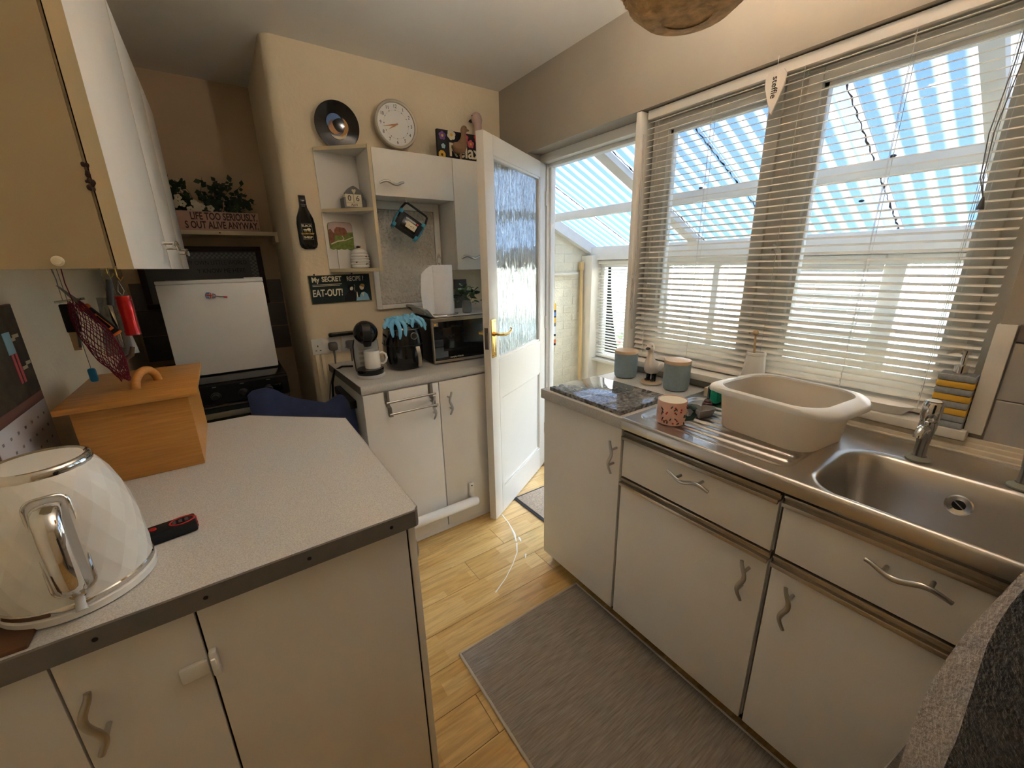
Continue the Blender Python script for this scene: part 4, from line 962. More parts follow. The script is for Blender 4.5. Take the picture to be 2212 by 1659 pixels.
# the tile leans from the shelf: little easel foot carries it
MB().box(-.03, .03, -.006, .008, -.094, 0.002, T=TT).build('stand', 'cabinet_white', t)
t = thing('beehive_pot', (.628, 2.315, 1.406), 'white beehive honey pot with bees on the lower shelf', 'pot')
pr = [(.03, 0)]
for k in range(5):
    for q in range(4): pr.append((.040+.0055*math.sin(PI*q/4)+(.003 if k in (1, 2, 3) else 0), .003+k*.014+q*.0035))
pr += [(.038, .074), (.036, .076), (0, .076)]
MB().lathe(pr, (.635, 2.318, 1.4062), 36).build('body', 'white_ceramic', t, 60)
MB().lathe([(.040, .076), (.041, .079), (.036, .088), (.022, .097), (.006, .102), (0, .102)], (.635, 2.318, 1.4062), 36).build('lid', 'white_ceramic', t, 60)
for dx, dz, ddy in ((.022, .058, -.036), (-.028, .030, -.034), (.018, .022, -.041)):
    b = MB().sphere((.635+dx, 2.318+ddy, 1.406+dz), .0045, n=8, sc=(1.2, .8, .9), mi=0); b.sphere((.635+dx+.003, 2.318+ddy-.001, 1.406+dz+.002), .003, n=8, mi=1); b.build('bee', ['text_black', 'print_ochre'], t)
b = MB().sphere((.632, 2.318, 1.513), .007, n=10, sc=(1.4, 1, 1), mi=0); b.sphere((.641, 2.318, 1.515), .005, n=8, mi=1); b.build('bee_knob', ['text_black', 'orange'], t)

# eat-out sign
t = thing('tin_sign', (.54, 2.385, 1.225), 'dark green vintage tin sign joking about eating out, below the corner shelf', 'sign')
TS = Matrix.Translation((.5365, 2.3945, 1.302)) @ Matrix.Rotation(math.radians(-.6), 4, 'Y')
MB().box(-.158, .158, -.006, .0015, -.075, .074, b=.002, T=TS).build('plate', 'sign_edge', t); MB().box(-.155, .155, -.0068, -.005, -.072, .071, T=TS).build('printed_face', 'sign_green', t)
def stext(s, size, x, z, sx_=1, bold=.0012, sh_=0): text(s, size, TS @ frame_y(x, -.0072, z), 'text_cream', t, sx=sx_, bold=bold, shear=sh_)
stext('My', .036, -.124, .050, .85); stext('SECRET', .036, -.043, .051, .82); stext('RECIPE ?', .034, .078, .049, .72, .0006); stext('EAT-OUT!', .050, -.072, -.020, .68, .0012, .1)
b = MB()
for z, x0, x1 in ((.024, -.142, .005), (.017, -.142, -.006)): b.box(x0, x1, -.0074, -.0066, z, z+.0024, T=TS)
b.build('underline', 'text_cream', t)
b = MB(); y = -.0072
b.prism([(.008, -.070), (.012, -.045), (.028, -.022), (.045, -.012), (.062, -.020), (.072, -.045), (.074, -.070)], 'xz', y, -.006, mi=0, T=TS)
b.sphere((.047, y+.0005, .004), .016, n=14, sc=(.85, .1, 1), mi=0, T=TS); b.sphere((.051, y, -.001), .013, n=14, sc=(.8, .1, .9), mi=1, T=TS)
b.prism([(.088, -.070), (.094, -.040), (.104, -.026), (.120, -.024), (.136, -.038), (.144, -.070)], 'xz', y, -.006, mi=2, T=TS)
b.sphere((.108, y, .002), .015, n=14, sc=(.8, .1, 1.0), mi=1, T=TS); b.sphere((.112, y-.0004, .010), .013, n=14, sc=(1, .1, .8), mi=3, T=TS); b.prism([(.102, -.03), (.116, -.026), (.112, -.05)], 'xz', y-.0005, -.006, mi=1, T=TS)
b.prism([(.070, -.070), (.074, -.050), (.090, -.052), (.094, -.070)], 'xz', y-.0004, -.006, mi=2, T=TS); b.tube([(.070, y, -.02), (.067, y, -.005), (.072, y, .008), (.069, y, .018)], .0008, n=5, mi=1, T=TS)
b.prism([(.075, -.05), (.077, -.022), (.081, -.022), (.082, -.05)], 'xz', y-.0004, -.006, mi=1, T=TS)
b.build('two_figures', ['text_black', 'text_cream', 'print_lightblue', 'print_ochre'], t)
MB().cyl((.41, 2.39, 1.378), (.41, 2.386, 1.378), .004, n=8).build('nail', 'text_black', t); MB().cyl((.60, 2.39, 1.379), (.60, 2.386, 1.379), .004, n=8).build('nail', 'text_black', t)

# relax sign, ducks on the cabinet
t = thing('flower_sign', (1.24, 2.25, 1.972), 'black block sign with flowers and white lettering on the wall cabinet', 'sign')
MB().box(1.095, 1.375, 2.245, 2.265, 1.9725, 2.115, b=.001).build('board', 'text_black', t)
text('Relax', .092, frame_y(1.262, 2.2442, 2.020), 'text_cream', t, bold=.002)
def flower(x, z, r_, m_, m2='yellow', n_=5):
    b = MB()
    for k in range(n_):
        a = 2*PI*k/n_+.3; b.sphere((x+r_*.6*math.cos(a), 2.2438, z+r_*.6*math.sin(a)), r_*.5, n=8, sc=(1, .08, 1), mi=0)
    b.sphere((x, 2.2432, z), r_*.35, n=8, sc=(1, .1, 1), mi=1); b.build('flower', [m_, m2], t)
flower(1.125, 2.085, .020, 'print_purple'); flower(1.180, 2.095, .024, 'flower_cream', 'yellow', 6); flower(1.265, 2.092, .020, 'print_pink'); flower(1.300, 2.065, .020, 'print_pink'); flower(1.345, 2.10, .022, 'red'); flower(1.345, 2.055, .018, 'net_maroon'); flower(1.128, 2.035, .012, 'print_lightblue'); flower(1.118, 1.992, .020, 'yellow', 'print_brown', 8)
duck(1.215, 2.212, 1.972, .98, math.radians(-25), 'brown wooden duck figurine in front of the flower sign', 'duck_brown', 'duck_brown')
duck(1.42, 2.30, 1.972, 1.72, math.radians(120), 'pale duck figurine on the wall cabinet showing above the open door', 'duck_pink', 'text_black')

# ------------------------------------------------------------------ work light hanging under the flap cabinet
t = thing('work_light', (.9, 2.25, 1.53), 'black work light with turquoise corner bumpers hanging below the flap cabinet', 'work light')
TW = Matrix.Translation((.893, 2.25, 1.625)) @ Matrix.Rotation(math.radians(35), 4, 'Y') @ Matrix.Rotation(math.radians(-12), 4, 'Z')
MB().box(-.068, .068, -.020, .030, -.046, .046, b=.010, T=TW).build('housing', 'black_plastic', t); MB().box(-.040, .048, -.026, -.018, -.034, .034, b=.003, T=TW).build('battery_cover', 'black_gloss', t)
MB().box(-.014, .042, -.0272, -.0255, -.022, .012, T=TW).build('label', 'text_cream', t); MB().box(-.030, .030, -.0275, -.0255, .016, .026, b=.002, T=TW).build('switch_strip', 'grey_plastic', t); MB().box(.034, .044, -.0275, -.0255, .016, .026, T=TW).build('red_switch', 'red', t)
text('1 of 3', .013, TW @ frame_y(.014, -.0276, -.006), 'text_black', t)
for sg in (-1, 1):
    b = MB().box(sg*.066-.010, sg*.066+.010, -.022, .032, -.052, -.030, b=.004, T=TW).box(sg*.066-.010, sg*.066+.010, -.022, .032, .030, .052, b=.004, T=TW).box(sg*.075-.004, sg*.075+.004, -.014, .026, -.03, .03, b=.003, T=TW); b.build('corner_bumper', 'cyan_plastic', t)
b = MB(); b.tube([(-.070, 0, .01), (-.073, 0, .06), (-.066, 0, .092), (-.055, 0, .098), (.055, 0, .098), (.066, 0, .092), (.073, 0, .06), (.070, 0, .01)], .0058, n=10, T=TW); b.build('carry_handle', 'black_plastic', t, 60)
pk = TW @ Vector((-.066, 0, .095))
b = MB(); b.tube([(pk.x, pk.y, 1.757), (pk.x, pk.y-.002, pk.z+.02), (pk.x+.004, pk.y-.004, pk.z-.004), (pk.x+.008, pk.y, pk.z+.004)], .0015, n=6); b.build('hook', 'white_plastic', t)

# ------------------------------------------------------------------ coffee machine, mug
t = thing('coffee_machine', (.535, 2.02, .9), 'grey and black pod coffee machine with round black head', 'coffee machine')
cm = Vector((.535, 2.02, .8995)); rzc = math.radians(-8)
TC = Matrix.Translation(cm) @ Matrix.Rotation(rzc, 4, 'Z')
MB().lathe([(.0, 0), (.060, 0), (.066, .003), (.067, .014), (.063, .017), (0, .017)], (-.002, -.052, 0), 36, T=TC).build('base', 'grey_plastic', t)
MB().lathe([(.0, .016), (.061, .016), (.063, .019), (.063, .040), (.060, .043), (0, .042)], (-.002, -.052, 0), 36, T=TC).build('drip_tray', 'black_gloss', t)
rs_ = []
for z, hx, hy, cy_ in ((0, .050, .048, .045), (.01, .056, .052, .045), (.08, .060, .050, .045), (.14, .058, .046, .040), (.17, .052, .05, .022), (.195, .046, .052, .0), (.21, .04, .045, -.005)):
    rs_.append([(hx*math.copysign(abs(math.cos(a))**.8, math.cos(a)), cy_+hy*math.copysign(abs(math.sin(a))**.8, math.sin(a)), z) for a in [2*PI*i/32 for i in range(32)]])
MB().rings(rs_, T=TC).build('body', 'grey_plastic', t, 60)
rs2 = [[(x*1.06, max(y+.012, .02), z) for x, y, z in r_] for r_ in rs_[:5]]
MB().rings(rs2, T=TC).build('water_tank', 'black_plastic', t, 60)
MB().sphere((-.002, -.030, .212), .0565, n=28, sc=(1, 1.05, 1.0), T=TC).build('head', 'black_gloss', t, 60)
b = MB(); b.grid(lambda u, v: (-.018+.036*u-.002, -.030-.0605*math.cos(-.6+1.5*v), .212+.0578*math.sin(-.6+1.5*v)), 4, 12, thick=.002, T=TC); b.build('pod_lever', 'black_plastic', t, 60)
MB().cyl((-.002, -.055, .150), (-.002, -.055, .172), .016, .022, n=16, T=TC).build('spout', 'black_plastic', t)
b = MB()
for k in range(4): b.box(-.012, .012, -.001, .002, .055+.024*k, .068+.024*k, b=.002, T=TC @ Matrix.Translation((-.03, -.008, 0)))
b.build('cup_rest_slots', 'aluminium', t)
t = thing('mug', (.545, 1.965, .94), 'plain white mug on the coffee machine drip tray', 'mug')
mc = TC @ Vector((.012, -.052, .0425)); r = .037
MB().lathe([(r*.92, 0), (r, .003), (r*1.0, .083), (r*.98, .085), (r*.92, .084), (r*.92, .008), (0, .006)], mc, 36).build('body', 'white_gloss', t)
b = MB(); ha = math.radians(-12); b.tube([(mc.x+math.cos(ha)*q, mc.y+math.sin(ha)*q, mc.z+z) for q, z in ((.034, .068), (.05, .072), (.064, .062), (.068, .044), (.062, .026), (.048, .016), (.034, .020))], .0052, n=10); b.build('handle', 'white_gloss', t, 60)

# ------------------------------------------------------------------ air fryer with blue gloves on top
t = thing('air_fryer', (.727, 2.06, .9), 'black rounded air fryer with silver handle between coffee machine and microwave', 'air fryer')
af = (.727, 2.055, .8995)
def se(hx, hy, z, n_=40, p_=.75, c_=af): return [(c_[0]+hx*math.copysign(abs(math.cos(a))**p_, math.cos(a)), c_[1]+hy*math.copysign(abs(math.sin(a))**p_, math.sin(a)), c_[2]+z) for a in [2*PI*i/n_ for i in range(n_)]]
MB().rings([se(.072, .085, 0), se(.082, .097, .006), se(.090, .108, .03), se(.094, .112, .08), se(.093, .112, .13), se(.088, .107, .18), se(.080, .098, .215), se(.064, .08, .238), se(.035, .045, .247), se(.002, .002, .249)]).build('body', 'black_gloss', t, 60)
MB().rings([se(.0935, .1135, .128), se(.0945, .1145, .130), se(.0935, .1135, .132)], caps=False).build('drawer_seam', 'black_matte', t, 60)
MB().rings([se(.0835, .1025, .205), se(.0845, .1035, .2075), se(.083, .102, .21)], caps=False).build('chrome_band', 'steel_dark', t, 60)
fz = af[1]-.110
b = MB(); b.grid(lambda u, v: (af[0]+.022+.020*u*(1-.15*v)+.004*v, fz-.012-.018*math.sin(PI*min(1, .15+.85*(1-v)))*.9, af[2]+.122-.098*v), 4, 12, thick=.008); b.build('handle', 'aluminium', t, 60)
MB().lathe([(.0, -.010), (.014, -.010), (.0155, -.006), (.0155, .012)], (af[0]+.026, fz+.006, af[2]+.176), 28, axis='y').build('timer_knob', 'black_plastic', t); MB().lathe([(.0158, -.004), (.0175, -.004), (.0175, .004), (.0158, .004)], (af[0]+.026, fz+.003, af[2]+.176), 28, axis='y').build('knob_ring', 'aluminium', t)
def glove(x, y, z, rz, label, fingers, seed):
    t = thing('rubber_glove', (x, y, z), label, 'glove', 'blue disposable gloves on the air fryer')
    T = Matrix.Translation((x, y, z)) @ Matrix.Rotation(rz, 4, 'Z'); rg = random.Random(seed)
    b = MB(); ph = [rg.uniform(0, 6) for _ in range(6)]
    def crump(u, v):
        X = -.046+.092*u; Y = .055-.100*v; r2 = (X*X+Y*Y)
        h = .010*math.sin(u*11+ph[0]+v*3)*math.cos(v*8+ph[1])+.006*math.sin(u*23+ph[2])*math.sin(v*19+ph[3])+.004*math.sin(u*37+v*29+ph[4])
        return (X+.007*math.sin(v*13+ph[5]), Y+.006*math.sin(u*15+ph[1]), .018+h-3.2*r2-.020*max(0, v-.75)*4)
    b.grid(crump, 26, 22, thick=.004, T=T)
    for (x0, y0, dx, L, wv) in fingers:
        pts = []; R_ = []
        for q in range(8):
            f_ = q/7; pts.append((x0+dx*f_+.004*math.sin(f_*6+wv), y0-.020*min(1, f_*2.4)-.004*f_, .012-.010*f_-L*max(0, f_-.22)**1.1)); w_ = .0105*(1-.35*f_**3); R_.append((w_, .0050+.0015*math.sin(f_*5+wv)))
        R_[-1] = (.004, .002)
        b.tube(pts, R_, n=10, flat=(1, 0, 0), T=T)
    b.build('glove', 'glove_blue', t, 70)
glove(.690, 2.020, 1.140, math.radians(-12), 'pale blue rubber glove flopped over the left of the air fryer', ((-.040, -.020, -.022, .030, 1), (-.020, -.040, -.010, .085, 2), (.004, -.044, .004, .100, 4), (.026, -.040, .014, .085, 5)), 3)
glove(.762, 2.030, 1.146, math.radians(16), 'pale blue rubber glove draped over the right of the air fryer', ((-.022, -.044, -.004, .040, 0), (.012, -.038, .020, .050, 3), (.034, -.030, .034, .075, 5), (.042, -.012, .040, .050, 2)), 9)

# ------------------------------------------------------------------ microwave with tray, kitchen roll, plant
TM = Matrix.Translation((.862, 1.967, .9)) @ Matrix.Rotation(math.radians(-1.5), 4, 'Z')
t = thing('microwave', (1.08, 2.1, .9), 'black microwave with silver-trimmed door beside the open door', 'microwave')
MB().box(0, .44, .016, .33, .008, .246, b=.006, T=TM).build('case', 'black_plastic', t)
b = MB(); b.box(0, .44, 0, .018, .008, .022, b=.003, T=TM); b.box(0, .44, 0, .018, .228, .248, b=.003, T=TM); b.box(0, .008, 0, .018, .022, .228, b=.002, T=TM); b.box(.432, .44, 0, .018, .022, .228, b=.002, T=TM); b.build('door_trim', 'aluminium', t)
MB().box(.008, .432, .003, .017, .022, .228, T=TM).build('door_glass', 'dark_glass', t); MB().box(.06, .30, .0020, .0032, .07, .195, b=.0005, T=TM).build('viewing_window', 'black_gloss', t)
MB().box(.004, .034, -.0012, .001, .205, .226, T=TM).build('sticker', 'text_grey', t); MB().box(.012, .024, -.002, -.001, .211, .221, T=TM).build('sticker_mark', 'yellow', t)
text('morphy richards', .014, TM @ frame_y(.135, .0018, .034), 'text_cream', t, sx=.85)
for x in (.03, .40):
    for y in (.04, .29): MB().cyl((x, y, -.0005), (x, y, .01), .012, n=10, T=TM).build('foot', 'black_matte', t)
t = thing('serving_tray', (1.07, 2.12, 1.148), 'white serving tray with raised grey-edged ends on the microwave', 'tray')
TTr = Matrix.Translation((1.075, 2.125, 1.1485)) @ Matrix.Rotation(math.radians(-1.5), 4, 'Z')
def tray_z(u): return .004+.045*smooth(.80, 1, abs(2*u-1))
b = MB(); b.grid(lambda u, v: (-.225+.45*u, -.155+.31*v, tray_z(u)+.004*abs(2*v-1)**6), 40, 10, thick=.005, T=TTr); b.build('tray_base', 'tray_white', t, 60)
for sg in (-1, 1):
    b = MB(); b.tube([(sg*.205, -.12, .025), (sg*.24, -.10, .052), (sg*.25, 0, .058), (sg*.24, .10, .052), (sg*.205, .12, .025)], .007, n=10, T=TTr); b.build('grip', 'heart_grey', t, 60)
t = thing('kitchen_roll', (.985, 2.08, 1.155), 'white embossed kitchen paper roll standing on the tray', 'paper roll')
kr = (.983, 2.085, 1.158)
MB().lathe([(.02, 0), (.064, 0), (.0655, .002), (.0655, .255), (.064, .257), (.02, .257), (.02, .0)], kr, 40, caps=False).build('roll', 'paper', t, 50)
b = MB(); b.grid(lambda u, v: (kr[0]-.058-.058*u-.01*math.sin(v*3)*u+.012*(1-v)*u*0, kr[1]-.030-.012*u+.02*u*u, kr[2]+.003+(.250-.04*u*u)*v), 8, 12, thick=.0015); b.build('loose_sheet', 'paper', t, 60)
b = MB()
cxk, cyk, czk = kr
for i_ in range(5):          # embossed swirls
    for j_ in range(3):
        a0 = math.radians(-160+38*j_+(19 if i_ % 2 else 0)); zc = .03+.049*i_; pts = []
        for q in range(18):
            s_ = q/17; rr_ = .019*(1-s_*.8); th = s_*4*PI; pts.append((cxk+.0658*math.cos(a0+rr_*math.cos(th)/.0655), cyk+.0658*math.sin(a0+rr_*math.cos(th)/.0655), czk+zc+rr_*math.sin(th)))
        b.tube(pts, .0008, n=4)
b.build('embossing', 'paper', t, 60)
hk = thing('roll_holder', (.983, 2.085, 1.153), 'chrome wire kitchen roll holder through the paper roll', 'holder')
b = MB(); b.cyl((kr[0], kr[1], 1.1535), (kr[0], kr[1], 1.425), .004, n=8); b.tube([(kr[0]+.012*math.cos(a), kr[1], 1.440+.022*math.sin(a)) for a in [2*PI*i/16 for i in range(16)]], .0018, n=6, closed=True); b.tube([(kr[0]+.005*math.cos(a), kr[1], 1.462+.010*math.sin(a)) for a in [2*PI*i/12 for i in range(12)]], .0016, n=6, closed=True); b.build('post', 'chrome', hk)
b = MB(); b.tube([(kr[0]+.085*math.cos(a), kr[1]+.085*math.sin(a), 1.1555) for a in [2*PI*i/28 for i in range(28)]], .0022, n=6, closed=True)
for k in range(4): b.cyl((kr[0], kr[1], 1.1555), (kr[0]+.085*math.cos(k*PI/2+.3), kr[1]+.085*math.sin(k*PI/2+.3), 1.1555), .0018, n=5)
b.build('wire_base', 'chrome', hk)
def leaf_mesh(L, w_, m_, curl=.2):
    b = MB(); b.grid(lambda u, v: ((u-.5)*w_*math.sin(PI*min(1, .08+v*.92))**.8*1.6, L*v, curl*L*math.sin(PI*v*.6)-.1*L*abs(2*u-1)), 4, 6); return b.mesh('leaf', m_, 60, (0,0,0))[0]
t = thing('small_plant', (1.115, 2.06, 1.155), 'small leafy green plant in a glass jar on the tray', 'plant')
pc = Vector((1.118, 2.05, 1.1535))
MB().lathe([(.022, 0), (.026, .004), (.027, .05), (.022, .062), (.022, .07), (.020, .07), (.020, .062), (.025, .048), (.024, .006), (0, .005)], pc, 24).build('glass_jar', 'clear_plastic', t, 50)
b = MB(); stems = []
for k in range(11):
    a = 2*PI*k/11+.2; R_ = random.uniform(.03, .07); h = random.uniform(.08, .155); tip = pc+Vector((R_*math.cos(a), R_*math.sin(a)*.7, h)); stems.append(tip); b.tube([pc+Vector((0, 0, .02)), pc+Vector((R_*.25*math.cos(a), R_*.2*math.sin(a), h*.6)), tip], .0013, n=5)
b.build('stem', 'leaf', t)
lm = [leaf_mesh(.032, .018, 'leaf'), leaf_mesh(.026, .016, 'leaf_frost'), leaf_mesh(.036, .020, 'leaf_dark')]
for tip in stems:
    for k in range(4):
        o_ = place('leaf', random.choice(lm), tip-Vector((0, 0, .012*k)), t, (random.uniform(-.7, .7), random.uniform(-.6, .6), random.uniform(0, 2*PI)))
t = thing('dark_panel', (1.27, 2.385, 1.18), 'dark narrow board standing against the wall behind the microwave tray', 'board')
MB().box(1.215, 1.30, 2.372, 2.386, .902, 1.325, b=.002).build('board', 'grey_dark_plastic', t)

# ------------------------------------------------------------------ sockets, leads, power strip
def socket(x0, label, y=2.388):
    t = thing('wall_socket', (x0+.073, 2.39, .955), label, 'socket')
    MB().box(x0, x0+.146, y, 2.397, .958, 1.044, b=.003).build('faceplate', 'white_plastic', t)
    for dx in (.030, .108):
        b = MB()
        for a, c_, w_, h_ in ((0, .012, .0022, .005), (-.011, -.012, .004, .002), (.011, -.012, .004, .002)): b.box(x0+dx+a-w_, x0+dx+a+w_, y-.0005, y+.001, .992+c_-h_, .992+c_+h_)
        b.build('pin_holes', 'text_black', t)
    for dx in (.062, .084): MB().box(x0+dx-.006, x0+dx+.006, y-.003, y, 1.012, 1.030, b=.001).build('rocker_switch', 'white_gloss', t)
    return t
socket(.345, 'white double wall socket nearest the cooker with one grey plug in it'); socket(.500, 'white double wall socket half hidden behind the coffee machine')
def plug(x, z, label, m_='grey_dark_plastic'):
    t = thing('mains_plug', (x, 2.37, z-.03), label, 'plug')
    MB().box(x-.022, x+.022, 2.350, 2.3875, z-.022, z+.022, b=.009).build('body', m_, t)
    b = MB(); b.tube([(x, 2.365, z-.02), (x+.001, 2.366, z-.06), (x, 2.37, z-.10), (x-.02, 2.365, z-.15), (x-.045, 2.355, z-.21), (x-.06, 2.345, z-.28), (x-.065, 2.34, z-.34)], [.006, .0045, .0035, .003, .003, .003, .003], n=8); b.build('lead', 'cord_grey', t, 60)
plug(.448, .998, 'grey mains plug in the double socket nearest the cooker')
plug(.538, .998, 'grey mains plug in the socket behind the coffee machine')
tag(MB().box(.355, .372, 2.386, 2.397, .50, .957, b=.001).box(.384, .400, 2.386, 2.397, .30, .957, b=.001).build('cable_trunking', 'plaster_cream'), 'cream cable trunking running down the wall below the sockets', 'trunking')
b = MB(); b.tube([(.50, 2.20, .91), (.45, 2.22, .912), (.415, 2.25, .89), (.40, 2.27, .82), (.395, 2.28, .74), (.40, 2.28, .66)], .0055, n=8); tag(b.build('power_lead', 'black_plastic', None, 60), 'thick black power lead looping off the back worktop behind the coffee machine', 'lead')
t = thing('power_strip', (.42, 2.1, .7), 'black power strip fixed to the side of the back base cabinet', 'power strip')
MB().box(.402, .433, 1.93, 2.25, .765, .805, b=.004).build('body', 'black_plastic', t); MB().cyl((.40, 1.96, .785), (.403, 1.96, .785), .004, n=8).build('indicator', 'grey_dark_plastic', t)
t = thing('slim_case', (.47, 2.37, 1.06), 'black slim holder with a silver edge lying on top of the wall sockets', 'holder')
MB().box(.432, .60, 2.352, 2.387, 1.049, 1.072, b=.010).build('case', 'black_gloss', t); MB().box(.446, .60, 2.3505, 2.3525, 1.067, 1.0695).build('silver_edge', 'aluminium', t)

# ================================================================== LEFT: peninsula
wt = thing('worktop', (-.1, 1.2, .86), 'large grey speckled peninsula worktop with a clipped corner, under the kettle', 'worktop')
wp = [(-.428, .768), (.262, .768), (.271, .780), (.279, 1.455), (.002, 1.702), (-.428, 1.702)]
MB().prism(wp, 'xy', .862, .8995).build('slab', 'worktop_speckle', wt, 0)
MB().prism([(.764, .860), (.768, .859), (.768, .8985), (.7665, .9), (.764, .898)], 'yz', -.428, .262).build('edge_strip', 'worktop_edge', wt, 40)
b = MB(); b.prism([(.2615, .7645), (.268, .7675), (.2735, .779), (.2715, .7805)], 'xy', .8595, .899); b.build('corner_strip', 'worktop_edge', wt, 40)
b = MB(); b.prism([(.2715, .780), (.274, .780), (.2815, 1.456), (.279, 1.456)], 'xy', .8605, .9); b.build('side_strip', 'worktop_edge_light', wt, 40)
b = MB(); b.prism([(.279, 1.4555), (.281, 1.4575), (.0035, 1.7045), (.0015, 1.702)], 'xy', .8605, .9); b.build('clipped_edge', 'print_brown', wt, 40)
for x in (-.252, -.115, .047, .208): MB().cyl((x, .7636, .8795), (x, .7655, .8795), .0038, n=10).build('screw', 'text_black', wt)
pe = thing('base_cabinet', (.06, 1.2, 0), 'white peninsula end cabinet with side door, below the clipped worktop corner', 'cabinet')
MB().prism([(-.136, .806), (.248, .806), (.248, 1.43), (-.01, 1.67), (-.136, 1.67)], 'xy', .0, .856).build('carcass', 'cabinet_white', pe, 0)
MB().box(-.1355, .246, .786, .804, .02, .856, b=.0015).build('front_panel', 'cabinet_white', pe)
d = MB().box(.2515, .268, .790, 1.40, .02, .853, b=.002).build('side_door', 'cabinet_white', pe); MB().box(.2465, .2515, .795, 1.40, .02, .856).build('door_gap', 'black_gap', pe)
wave_handle(d, (.268, .89, .690), (0, 0, 1), (0, 1, 0), (1, 0, 0), .125)
pf = thing('base_cabinet', (-.28, 1.2, 0), 'white peninsula cabinet with child lock under the kettle', 'cabinet')
MB().box(-.428, -.141, .806, 1.67, 0, .856).build('carcass', 'cabinet_white', pf)
d = MB().box(-.3135, -.1395, .786, .804, .02, .853, b=.0015).build('door', 'cabinet_white', pf); MB().box(-.428, -.3165, .786, .804, .02, .850, b=.0015).build('fixed_panel', 'cabinet_white', pf)
MB().box(-.3165, -.3135, .797, .806, .02, .856).box(-.1395, -.1355, .797, .806, .02, .856).build('joint_gap', 'black_gap', pf)
wave_handle(d, (-.286, .786, .733), (0, 0, 1), (1, 0, 0), (0, -1, 0), .125)
b = MB().box(-.180, -.1375, .775, .786, .714, .745, b=.004); b.build('child_lock', 'white_plastic', d)
b = MB().box(-.1355, -.122, .770, .786, .705, .760, b=.005).box(-.134, -.126, .766, .780, .722, .748, b=.003); b.build('lock_catch', 'white_plastic', pe)
tag(MB().box(-.428, -.318, .772, .850, .8995, .906, b=.002).build('chopping_board', 'wood_dark_board'), 'dark brown wooden board at the left end of the peninsula worktop', 'chopping board')

# kettle
t = thing('kettle', (-.285, .90, .9), 'white diamond-faceted kettle with chrome handle on the peninsula', 'kettle')
kc = (-.283, .898, .8998)
MB().lathe([(0, 0), (.094, 0), (.098, .003), (.098, .014), (.094, .017), (0, .017)], kc, 48).build('power_base', 'white_gloss', t, 40)
MB().lathe([(.0955, .017), (.0972, .019), (.0972, .026), (.0955, .028)], kc, 48).build('lower_band', 'chrome', t, 40)
kp = [(.0955, .028), (.096, .05), (.0945, .08), (.0925, .11), (.089, .14), (.083, .17), (.074, .197), (.066, .214), (.060, .224)]
# faceted body: offset diamond facets
NF = 20; rows = []
for k, (r_, z) in enumerate(kp):
    off = .5 if k % 2 else 0
    rows.append([(kc[0]+r_*(1.012 if False else 1)*math.cos(2*PI*(i+off)/NF), kc[1]+r_*math.sin(2*PI*(i+off)/NF), kc[2]+z) for i in range(NF)])
vs = [p_ for r_ in rows for p_ in r_]; fs = []
for k in range(len(rows)-1):
    for i in range(NF):
        a0 = k*NF+i; a1 = k*NF+(i+1) % NF; b0 = (k+1)*NF+i; b1 = (k+1)*NF+(i+1) % NF
        if k % 2 == 0: fs += [(a0, a1, b0), (a1, b1, b0)]
        else: fs += [(a0, a1, b1), (a0, b1, b0)]
MB().add(vs, fs).build('body', 'white_gloss', t, 0)
MB().lathe([(.060, .222), (.0615, .227), (.059, .234), (.054, .236), (.050, .233), (.052, .222)], kc, 48, caps=False).build('rim_ring', 'chrome', t, 50)
MB().lathe([(.052, .233), (.047, .2345), (.030, .229), (0, .226)], kc, 48).build('lid', 'white_plastic', t, 50)
hd = Vector((.20, -.98, 0)).normalized(); sd_ = Vector((-hd.y, hd.x, 0))
def kpt(o_, z, s_=0): return tuple(Vector(kc)+hd*o_+sd_*s_+Vector((0, 0, z)))
b = MB(); b.tube([kpt(.076, .185), kpt(.100, .190), (kpt(.122, .182)), kpt(.132, .155), kpt(.134, .115), kpt(.128, .08), kpt(.114, .060), kpt(.094, .056)], [(.017, .008), (.016, .009), (.0155, .011), (.015, .012), (.0145, .012), (.0145, .011), (.015, .009), (.016, .008)], n=14, flat=tuple(sd_)); b.build('handle', 'chrome', t, 60)
b = MB(); g = rrect(-.0235, .0235, .045, .200, .014, 5)
def rad(z):
    for k in range(len(kp)-1):
        if kp[k][1] <= z <= kp[k+1][1]: f_ = (z-kp[k][1])/(kp[k+1][1]-kp[k][1]); return kp[k][0]+(kp[k+1][0]-kp[k][0])*f_
    return .095
b.tube([kpt(rad(z)+.001-.5*s_*s_/.09, z, s_) for s_, z in g], .0022, n=6, closed=True); b.build('gauge_border', 'chrome', t, 60)
b = MB(); b.grid(lambda u, v: kpt(rad(.05+.145*v)+.0012-.5*(.04*u-.02)**2/.09, .05+.145*v, .04*u-.02), 4, 12); b.build('gauge_strip', 'grey_plastic', t, 60)
b = MB().tube([kpt(.095, .034), kpt(.108, .030), kpt(.114, .022)], [.006, .006, .007], n=8); b.build('switch', 'grey_plastic', t, 60)
MB().lathe([(.008, 0), (.010, .002), (.008, .004)], (0,0,0), 16, T=Matrix.Translation(kpt(.095, .042)) @ hd.to_track_quat('Z', 'Y').to_matrix().to_4x4()).build('switch_ring', 'chrome', t)
